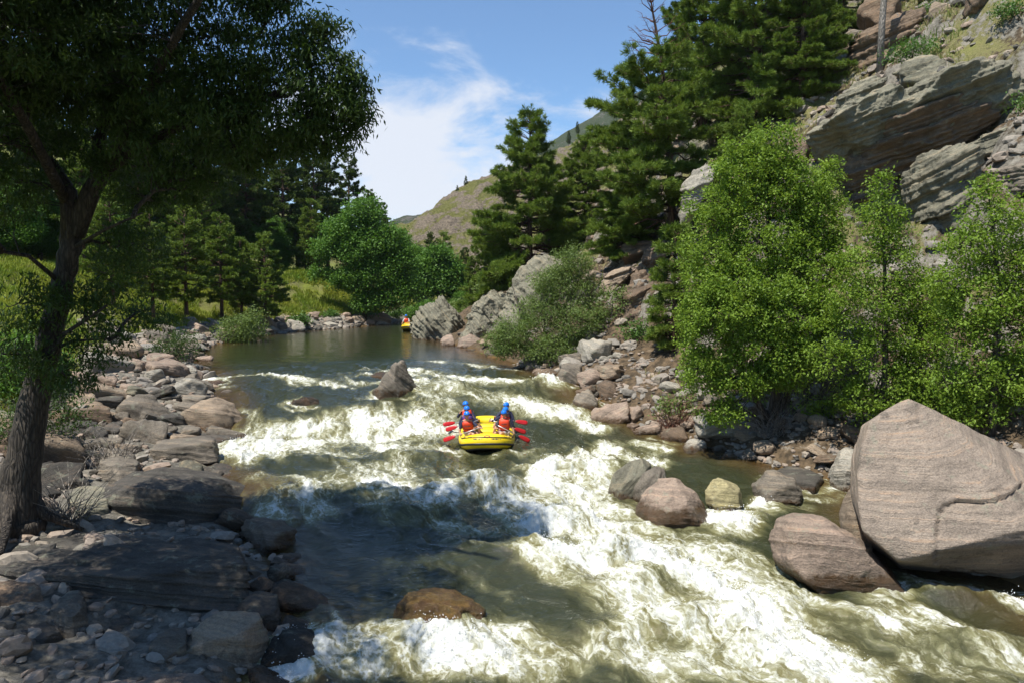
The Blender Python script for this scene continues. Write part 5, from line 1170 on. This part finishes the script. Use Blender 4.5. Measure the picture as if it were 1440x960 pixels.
def skin(verts, radii, edges, sub=2):
    me = bpy.data.meshes.new('tmp'); me.from_pydata([tuple(v) for v in verts], edges, []); o = bpy.data.objects.new('tmp', me); COL.objects.link(o)
    md = o.modifiers.new('s', 'SKIN'); md.use_smooth_shade = True; sb = o.modifiers.new('b', 'SUBSURF'); sb.levels = sub; sb.render_levels = sub
    if not me.skin_vertices:
        bpy.context.view_layer.objects.active = o
    for i, r in enumerate(radii):
        r = (r, r) if isinstance(r, (int, float)) else r
        me.skin_vertices[0].data[i].radius = r
    me.skin_vertices[0].data[0].use_root = True
    bpy.context.view_layer.update(); dg = bpy.context.evaluated_depsgraph_get(); ev = o.evaluated_get(dg).to_mesh()
    v = np.array([x.co[:] for x in ev.vertices]); t = []; q = []
    for p in ev.polygons:
        k = list(p.vertices)
        if len(k) == 3: t.append(k)
        elif len(k) == 4: q.append(k)
        else: t += [(k[0], k[i], k[i + 1]) for i in range(1, len(k) - 1)]
    o.evaluated_get(dg).to_mesh_clear(); bpy.data.objects.remove(o); bpy.data.meshes.remove(me)
    return v, t, q
def ell(mb, c, r, rot=None, sub=3, f=None):
    d, t = ico(sub); v = d * np.array(r)
    if f is not None: v = f(v, d)
    if rot is not None: v = v @ np.array(rot).T
    mb.add(v + np.array(tuple(c)), t)
def person(label, seat, side, fwd, hands, vest, sleeve, shorts, skinm, head_turn=0., lean=(0., 0.), raised=None, group='rafters in the raft'):
    """seated on the tube at SEAT; SIDE +1/-1 is where the nearest water lies (x); FWD unit vector to the bow"""
    s = Vector(seat); up = Vector((0, 0, 1)); fw = Vector(fwd); out_ = Vector((side, 0, 0))
    pel = s + up * .12; sp = pel + up * .20 + out_ * lean[0] * .4 + fw * lean[1] * .4; ch = pel + up * .40 + out_ * lean[0] + fw * lean[1]
    nk = ch + up * .14 + out_ * lean[0] * .3 + fw * (lean[1] * .3 + .01); hd = nk + up * .16 + fw * .03
    root = empty('person', s); tag(root, label, 'person', group)
    V = [pel, sp, ch, nk, nk + up * .07]; Rr = [(.155, .125), (.135, .11), (.165, .12), .062, .055]; E = [(0, 1), (1, 2), (2, 3), (3, 4)]
    sl = []; arms = []; legs = []
    for sd in (1, -1):
        sh = ch + Vector((sd * .185, 0, .05)); hand = Vector(hands[0 if sd == side else 1]); mid = (sh + hand) / 2; d = hand - sh
        L = .56; bend = math.sqrt(max(.0009, (L / 2) ** 2 - min(d.length / 2, L / 2 - .01) ** 2)); el = mid + (Vector((sd * .5, 0, -.8))).normalized() * bend
        if d.length > .56: hand = sh + d.normalized() * .56; el = (sh + hand) / 2 + Vector((0, 0, -.03))
        i = len(V); wr = hand + (el - hand).normalized() * .07
        V += [sh, el, wr, hand]; Rr += [.062, .043, .030, (.038, .026)]; E += [(2, i), (i, i + 1), (i + 1, i + 2), (i + 2, i + 3)]
        arms.append((sh, el, wr, hand))
        dirn = (hand - wr).normalized(); sidev = dirn.cross(Vector((0, 0, 1))); sidev = sidev.normalized() if sidev.length > .1 else Vector((0, 1, 0)); dn = dirn.cross(sidev).normalized()
        for k, (o_, ln) in enumerate(((-.028, .026), (-.010, .031), (.009, .029), (.027, .022))):
            b = len(V); a = hand + sidev * o_ + dirn * .02
            V += [a, a + dirn * ln * .8 + dn * .012, a + dirn * ln + dn * .034, a + dirn * ln * .4 + dn * .048]; Rr += [.0095, .0085, .008, .007]; E += [(i + 3, b), (b, b + 1), (b + 1, b + 2), (b + 2, b + 3)]
        b = len(V); a = wr + dirn * .035 + sidev * -.034; V += [a, a + dirn * .02 + dn * .026 - sidev * .012, a + dirn * .03 + dn * .046 + sidev * .006]; Rr += [.011, .0095, .008]; E += [(i + 2, b), (b, b + 1), (b + 1, b + 2)]
    for sd in (1, -1):
        hip = pel + Vector((sd * .09, 0, -.03)) ; kn = hip + Vector((-side * .26, 0, .02)) + fw * (.30 + .10 * sd * side) + up * .06; an = kn + Vector((-side * .10, 0, -.38)) + fw * -.02; toe = an + fw * .14 + up * -.04
        i = len(V); V += [hip, kn, an, toe]; Rr += [.085, .062, .042, (.042, .03)]; E += [(0, i), (i, i + 1), (i + 1, i + 2), (i + 2, i + 3)]; legs.append((hip, kn, an))
    v, t, q = skin(V, Rr, E, 2); mb = MB(); mb.add(v, t, q)
    rot = Matrix.Rotation(head_turn, 3, 'Z') @ Matrix(((-fw.y, fw.x, 0), (fw.x, fw.y, 0), (0, 0, 1))).transposed()
    rot = Matrix.Rotation(head_turn, 3, 'Z') @ Matrix((Vector((fw.y, -fw.x, 0)), Vector((fw.x, fw.y, 0)), Vector((0, 0, 1)))).transposed()
    def face(v, d):
        v = v.copy(); v[:, 0] *= 1 - .22 * np.clip(-d[:, 2], 0, 1); ns = np.exp(-((d[:, 0] / .16) ** 2 + ((d[:, 2] + .12) / .2) ** 2)) * (d[:, 1] > 0); v[:, 1] += .022 * ns
        ey = np.exp(-(((np.abs(d[:, 0]) - .36) / .16) ** 2 + ((d[:, 2] - .08) / .12) ** 2)) * (d[:, 1] > 0); v[:, 1] -= .010 * ey
        mo = np.exp(-((d[:, 0] / .3) ** 2 + ((d[:, 2] + .48) / .06) ** 2)) * (d[:, 1] > 0); v[:, 1] -= .006 * mo; return v
    ell(mb, hd, (.078, .098, .122), rot, 4, face)
    for sd in (1, -1): ell(mb, Vector(hd) + rot @ Vector((sd * .080, -.005, -.005)), (.012, .02, .032), rot, 2)
    def add(nm, m_, mat): o = m_.build(nm, mat, None, smooth=True, origin=tuple(s)); o.parent = root; o.location = (0, 0, 0); return o
    add('body', mb, skinm)
    for sd in (1, -1):
        e = MB(); ell(e, Vector(hd) + rot @ Vector((sd * .030, .086, .010)), (.012, .008, .007), rot, 2); add('eye', e, RM['eye'])
    e = MB(); ell(e, Vector(hd) + rot @ Vector((0, .088, -.058)), (.022, .006, .005), rot, 2); add('mouth', e, RM['red_print'])
    hr = MB(); ell(hr, Vector(hd) + rot @ Vector((0, -.030, -.005)), (.086, .082, .105), rot, 3); add('hair', hr, RM['hair'])
    # helmet: shell cut off above the brow, with a rim and ear guards
    hb = MB(); d, tf = ico(4); vv = d * np.array((.112, .135, .118)); low = np.where(d[:, 1] > .2, -.02, -.045); vv[:, 2] = np.where(vv[:, 2] < low, low + (vv[:, 2] - low) * .06, vv[:, 2]); ridge = .006 * np.exp(-(d[:, 0] / .16) ** 2); vv *= (1 + ridge[:, None] * 6 * (d[:, 2] > 0)[:, None])
    hb.add(vv @ np.array(rot).T + np.array(tuple(hd + up * .045)), tf); hel = add('helmet', hb, RM['blue'])
    th = np.linspace(0, 2 * math.pi, 25); rim = MB(); rim.tube([hd + rot @ Vector((.113 * math.cos(a), .137 * math.sin(a), .012 + (.012 if math.sin(a) > .2 else -.004))) for a in th], .008, 6, False); add('helmet_rim', rim, RM['strap'])
    # shirt with sleeves, shorts, life vest
    SV = [pel + up * .03, sp, ch, ch + up * .09]; SR = [(.165, .135), (.148, .122), (.178, .132), .085]; SE = [(0, 1), (1, 2), (2, 3)]
    for sh, el, wr, ha in arms:
        i = len(SV); end = el + (wr - el) * .15 if sleeve[1] == 'short' else wr; SV += [sh, el, end]; SR += [.074, .055, .046]; SE += [(2, i), (i, i + 1), (i + 1, i + 2)]
        if sleeve[1] == 'short': SV[i + 1] = sh + (el - sh) * .5; SV[i + 2] = sh + (el - sh) * .8; SR[i + 1] = .062; SR[i + 2] = .060
    v, t, q = skin(SV, SR, SE, 2); mb = MB(); mb.add(v, t, q); add('shirt', mb, RM[sleeve[0]])
    v, t, q = skin([pel, legs[0][0], legs[0][0].lerp(legs[0][1], .72), legs[1][0], legs[1][0].lerp(legs[1][1], .72)], [(.17, .14), .102, .088, .102, .088], [(0, 1), (1, 2), (0, 3), (3, 4)], 2)
    mb = MB(); mb.add(v, t, q); add('shorts', mb, RM[shorts])
    def boxy(v, d):
        v = v.copy(); v[:, 0] = np.sign(d[:, 0]) * np.abs(d[:, 0]) ** .6 * .205; v[:, 1] = np.sign(d[:, 1]) * np.abs(d[:, 1]) ** .7 * .175; v[:, 2] = np.sign(d[:, 2]) * np.abs(d[:, 2]) ** .6 * .225; return v
    ax = (ch + up * .02 - (sp - up * .03)); tilt = Vector((0, 0, 1)).rotation_difference(ax).to_matrix()
    mb = MB(); ell(mb, (ch + sp) / 2 + up * .02, (1, 1, 1), tilt, 4, boxy); ve = add('life_vest', mb, RM[vest])
    mb = MB(); c = (ch + sp) / 2
    for zz in (-.06, .08): mb.tube([c + tilt @ Vector((.212 * math.cos(a), .180 * math.sin(a), zz)) for a in th], .011, 5, False)
    add('vest_strap', mb, RM['strap'])
    mb = MB()
    for sd in (1, -1): mb.tube([c + tilt @ Vector((sd * .10, -.10, .17)), ch + Vector((sd * .10, 0, .135)), c + tilt @ Vector((sd * .10, .10, .17))], .035, 6)
    add('shoulder_strap', mb, RM[vest])
    return root, arms
def paddle(label, grip, tip):
    g, t = Vector(grip), Vector(tip); d = (t - g).normalized(); root = empty('paddle', g); tag(root, label, 'paddle', 'red-bladed paddles of the rafters')
    def add(nm, m_, mat): o = m_.build(nm, mat, None, smooth=True, origin=tuple(g)); o.parent = root; o.location = (0, 0, 0)
    L = (t - g).length; mb = MB(); mb.tube([g, g + d * (L - .46)], .016, 8); add('shaft', mb, RM['steel'])
    s = d.cross(Vector((.1, .93, -.35))).normalized(); n = d.cross(s)
    mb = MB(); mb.tube([g - s * .06, g + s * .06], .019, 8); add('grip', mb, RM['black'])
    mb = MB(); ring = []
    for (u, wd) in ((0, .020), (.05, .045), (.12, .072), (.28, .086), (.40, .084), (.47, .058)): ring.append((u, wd))
    vs = []; base = g + d * (L - .48)
    for u, wd in ring:
        for k in range(8): a = k * math.pi / 4; vs.append(base + d * u + s * (wd * math.cos(a)) + n * (.012 * math.sin(a)))
    q = [(i * 8 + k, i * 8 + (k + 1) % 8, i * 8 + 8 + (k + 1) % 8, i * 8 + 8 + k) for i in range(5) for k in range(8)]
    vs.append(base); vs.append(base + d * .485); c0 = 48
    tr = [(c0, (k + 1) % 8, k) for k in range(8)] + [(c0 + 1, 40 + k, 40 + (k + 1) % 8) for k in range(8)]
    mb.add([tuple(x) for x in vs], tr, q); add('blade', mb, RM['red'])
    return root
def raft(label, loc, rz, tilt):
    root = empty('raft', loc, rz); root.rotation_euler = (tilt, 0, rz); tag(root, label, 'raft', 'yellow rafts')
    n = 96; th = np.arange(n + 1) * 2 * math.pi / n; e = .62
    cx = np.sign(np.cos(th)) * np.abs(np.cos(th)) ** e * .80; cy = np.sign(np.sin(th)) * np.abs(np.sin(th)) ** .8 * 1.95
    lift = np.where(cy < 0, .27, .12) * np.clip((np.abs(cy) - 1.0) / .95, 0, 1) ** 1.6
    pts = np.stack([cx, cy, .26 + lift], 1)
    def ring(rad, off=(0, 0), m=14):
        d = np.roll(pts[:-1], -1, 0) - np.roll(pts[:-1], 1, 0); d /= np.linalg.norm(d, axis=1, keepdims=True); up = np.array([0, 0, 1.]); a = np.cross(d, up); a /= np.linalg.norm(a, axis=1, keepdims=True); b = np.cross(a, d)
        c = pts[:-1] + a * off[0] + b * off[1]; t = np.arange(m) * 2 * math.pi / m; v = c[:, None] + rad * (a[:, None] * np.cos(t)[None, :, None] + b[:, None] * np.sin(t)[None, :, None])
        i = np.arange(n)[:, None]; j = np.arange(m)[None]; q = np.stack([i * m + j, i * m + (j + 1) % m, ((i + 1) % n) * m + (j + 1) % m, ((i + 1) % n) * m + j], -1).reshape(-1, 4)
        mb = MB(); mb.add(v.reshape(-1, 3), None, q); return mb, a, b
    mb, a, b = ring(.265); mb.build('outer_tube', RM['yellow'], root, smooth=True)
    sg = 1 if (a[0] @ np.array([1, 0, 0])) > 0 else -1
    mb, _, _ = ring(.045, (sg * .245, -.045), 8); mb.build('rub_strake', RM['black'], root, smooth=True)
    mb, _, _ = ring(.012, (sg * .20, .19), 6); mb.build('grab_line', RM['strap'], root, smooth=True)
    mb, _, _ = ring(.05, (sg * .10, -.235), 8); mb.build('chafe_strip', RM['black'], root, smooth=True)
    for y in (-.85, 0., .85):
        mb = MB(); mb.tube([(-.62, y, .34), (-.3, y, .36), (0, y, .365), (.3, y, .36), (.62, y, .34)], [.17, .195, .20, .195, .17], 14); mb.build('thwart', RM['yellow'], root, smooth=True)
    mb = MB(); X = np.linspace(-.75, .75, 13); Yv = np.linspace(-1.8, 1.8, 41); v = []; 
    for y in Yv:
        for x in X: v.append((x * (1 - .12 * abs(y / 1.8) ** 3), y, .12 + .25 * max(0, (abs(y) - 1.1) / .8) ** 1.6 + .012 * math.sin(y * 26)))
    q = [(j * 13 + i, j * 13 + i + 1, j * 13 + 14 + i, j * 13 + 13 + i) for j in range(40) for i in range(12)]
    v2 = [(x, y, z - .05) for x, y, z in v]; o_ = len(v); q += [tuple(o_ + k for k in reversed(f)) for f in q[:]]
    mb.add(v + v2, None, q); mb.build('floor', RM['floor'], root, smooth=True)
    # marks on the upper face of the bow tube: a red emblem between two dark lines of small print
    k = int(np.argmin(pts[:-1, 1])); cb = pts[k]
    def mark(x0, x1, ang, hgt, nm, mat, bits=1):
        mb = MB()
        for bi in range(bits):
            wdt = (x1 - x0) / bits; xa = x0 + wdt * bi; xb = xa + wdt * (.62 if bits > 1 else 1)
            vs = []
            for xx in (xa, xb):
                kk = int(np.argmin(np.abs(pts[:-1, 0] - xx) + 10 * (pts[:-1, 1] > 0))); c = pts[kk]; aa = a[kk] * sg; bb = b[kk]
                yy = np.interp(xx, sorted([pts[kk - 1][0], pts[kk][0], pts[(kk + 1) % n][0]]), [p[1] for p in sorted([pts[kk - 1], pts[kk], pts[(kk + 1) % n]], key=lambda p: p[0])]); c = np.array([xx, yy, c[2]])
                for an in (ang - hgt / 2, ang + hgt / 2): vs.append(c + (aa * math.cos(an) + bb * math.sin(an)) * .2685)
            mb.add(vs, None, [(0, 1, 3, 2)])
        return mb.build(nm, mat, root)
    for x, h in ((-.075, .22), (-.035, .42), (.0, .62), (.035, .42), (.075, .22)): mark(x - .014, x + .014, .95, h, 'emblem', RM['red_print'])
    mark(-.36, -.14, .52, .16, 'lettering', RM['dark_print'], 6); mark(.14, .36, .52, .16, 'lettering', RM['dark_print'], 6)
    mark(-.50, -.40, .85, .12, 'lettering', RM['dark_print'], 3); mark(.46, .54, .85, .12, 'lettering', RM['dark_print'], 3)
    for x in (-.62, .62):
        mb = MB(); k2 = int(np.argmin(np.abs(pts[:-1, 0] - x) + 10 * (pts[:-1, 1] > 0))); c = pts[k2] + (a[k2] * sg * .6 + b[k2] * .8) * .262
        ell(mb, c, (.035, .035, .02), None, 2); mb.build('valve', RM['black'], root, smooth=True)
    return root
def build_raft():
    Y0 = 29.9; x0 = (683 - 720) / F * (Y0 - 1) ; z0 = .02; rz = R(2); tilt = R(2.2)
    rf = raft('yellow raft full of paddlers running the rapid, bow toward the viewer', (x0, Y0, z0), rz, tilt)
    Mx = Matrix.Translation((x0, Y0, z0)) @ Euler((tilt, 0, rz)).to_matrix().to_4x4()
    def wl(x, y, z): return Mx @ Vector((x, y, z))
    fw = (Mx.to_3x3() @ Vector((0, -1, 0))).normalized(); fw.z = 0; fw.normalize()
    # side -1 = toward the road, +1 = toward the cliff
    crew = [
        (-1, -1.05, 'paddler in orange vest over a dark sleeve, front seat on the road side', 'orange', ('navy', 'short'), 'khaki', 'skin', .35, (.05, .20), 0.),
        (-1, -.15, 'paddler in dark long sleeves half hidden behind the front road-side paddler', 'purple', ('navy', 'long'), 'dshort', 'skin2', .5, (.07, .10), 0.),
        (-1, .75, 'rearmost road-side paddler in navy jacket with orange collar, arm held up', 'orange', ('navy', 'long'), 'dshort', 'skin', .5, (.12, .05), 1.),
        (1, -1.0, 'smiling paddler in black shirt and orange vest, front seat on the cliff side', 'orange', ('strap', 'short'), 'khaki', 'skin', -.1, (-.03, .06), 0.),
        (1, -.3, 'paddler in dark jacket close behind the front cliff-side paddler', 'orange', ('navy', 'long'), 'dshort', 'skin2', -.45, (.03, .16), 0.),
        (1, .45, 'wide-shouldered guide in dark jacket, rearmost on the cliff side', 'navy', ('navy', 'long'), 'dshort', 'skin', -.6, (.07, .02), 0.)]
    who = ['front road-side', 'middle road-side', 'rearmost road-side', 'front cliff-side', 'middle cliff-side', 'rearmost cliff-side']
    for i, (sd, y, lab, vest, sl, sh, sk, turn, lean, rais) in enumerate(crew):
        seat = wl(sd * .66, y, .50)
        low = wl(sd * (.93, .90, .95, .98, .86, .93)[i], y - (.34, .22, .24, .16, .30, .22)[i], (.66, .78, .7, .62, .74, .80)[i]); tophand = wl(sd * (.20, .30, .2, .36, .12, .30)[i], y - (.50, .36, .4, .34, .50, .30)[i], (.92, 1.0, .9, .86, 1.02, .98)[i])
        if rais: low, tophand = wl(sd * 1.0, y - .10, 1.08), wl(sd * .55, y - .30, .98)
        ax = (low - tophand).normalized()
        person(lab, seat, sd, tuple(fw), (low, tophand), vest, sl, RM and sh, RM[sk], turn * 1., (lean[0] * -sd * -1 if False else lean[0] * 1., lean[1]))
        tip = low + ax * (.66 if sd > 0 else .70) + Vector((0, -.06, (-.02, .02, 0, -.10, -.02, .08)[i]))
        if rais: low2 = wl(sd * .95, y - .24, .72); tophand2 = tophand; tip = low2 + Vector((sd * .72, -.15, -.10)); ax2 = (low2 - tip).normalized(); paddle(f'red-bladed paddle of the {who[i]} paddler', low2 + ax2 * .6, tip)
        else:
            ax2 = (low - tip).normalized(); paddle(f'red-bladed paddle held by the {who[i]} paddler', low + ax2 * (low - tophand).length, tip)
    # the second raft, mostly behind the outcrop at the bend
    p = onw(574, 470); Y2 = 71.; x2 = (588 - 720) / F * Y2; z2 = float(W(Y2)) - .03
    r2 = copy_tree(rf); r2.location = (x2, Y2, z2); r2.rotation_euler = (0, 0, R(-18)); tag(r2, 'distant yellow raft nosing out from behind the craggy outcrop')
    f2 = Vector((math.sin(R(-18)), -math.cos(R(-18)), 0))
    M2 = Matrix.Translation((x2, Y2, z2)) @ Euler((0, 0, R(-18))).to_matrix().to_4x4()
    person('distant paddler in blue helmet and orange vest at the bow of the far raft', M2 @ Vector((-.62, -1.0, .5)), -1, tuple(f2), (M2 @ Vector((-.95, -1.3, .7)), M2 @ Vector((-.4, -1.35, .85))), 'orange', ('white', 'short'), 'khaki', RM['skin'], 0., (0, .1))
    person('distant paddler in blue helmet almost hidden by the craggy outcrop', M2 @ Vector((.62, -.8, .5)), 1, tuple(f2), (M2 @ Vector((.95, -1.1, .7)), M2 @ Vector((.4, -1.2, .85))), 'orange', ('navy', 'short'), 'dshort', RM['skin2'], 0., (0, .1))
# ------------------------------------------------------------------ build
big_rocks()
build_water()
scatter_rocks()
rubble()
build_plants()
build_grass()
build_raft()

# ------------------------------------------------------------------ air between here and the mountain
hv = [(-900, -60, -10), (1100, -60, -10), (1100, 1400, -10), (-900, 1400, -10), (-900, -60, 520), (1100, -60, 520), (1100, 1400, 520), (-900, 1400, 520)]
hm = bpy.data.materials.new('air_haze'); hm.use_nodes = True; hm.node_tree.nodes.clear()
ho = hm.node_tree.nodes.new('ShaderNodeOutputMaterial'); hp = hm.node_tree.nodes.new('ShaderNodeVolumePrincipled')
hp.inputs['Color'].default_value = (.72, .82, 1, 1); hp.inputs['Density'].default_value = .00008; hp.inputs['Anisotropy'].default_value = .2
hm.node_tree.links.new(hp.outputs[0], ho.inputs['Volume'])
hz = bpy.data.objects.new('haze', raw_mesh('haze', hv, np.zeros((0, 3), np.int64), np.array([(0, 3, 2, 1), (4, 5, 6, 7), (0, 1, 5, 4), (1, 2, 6, 5), (2, 3, 7, 6), (3, 0, 4, 7)]), hm))
COL.objects.link(hz); tag(hz, kind='stuff')
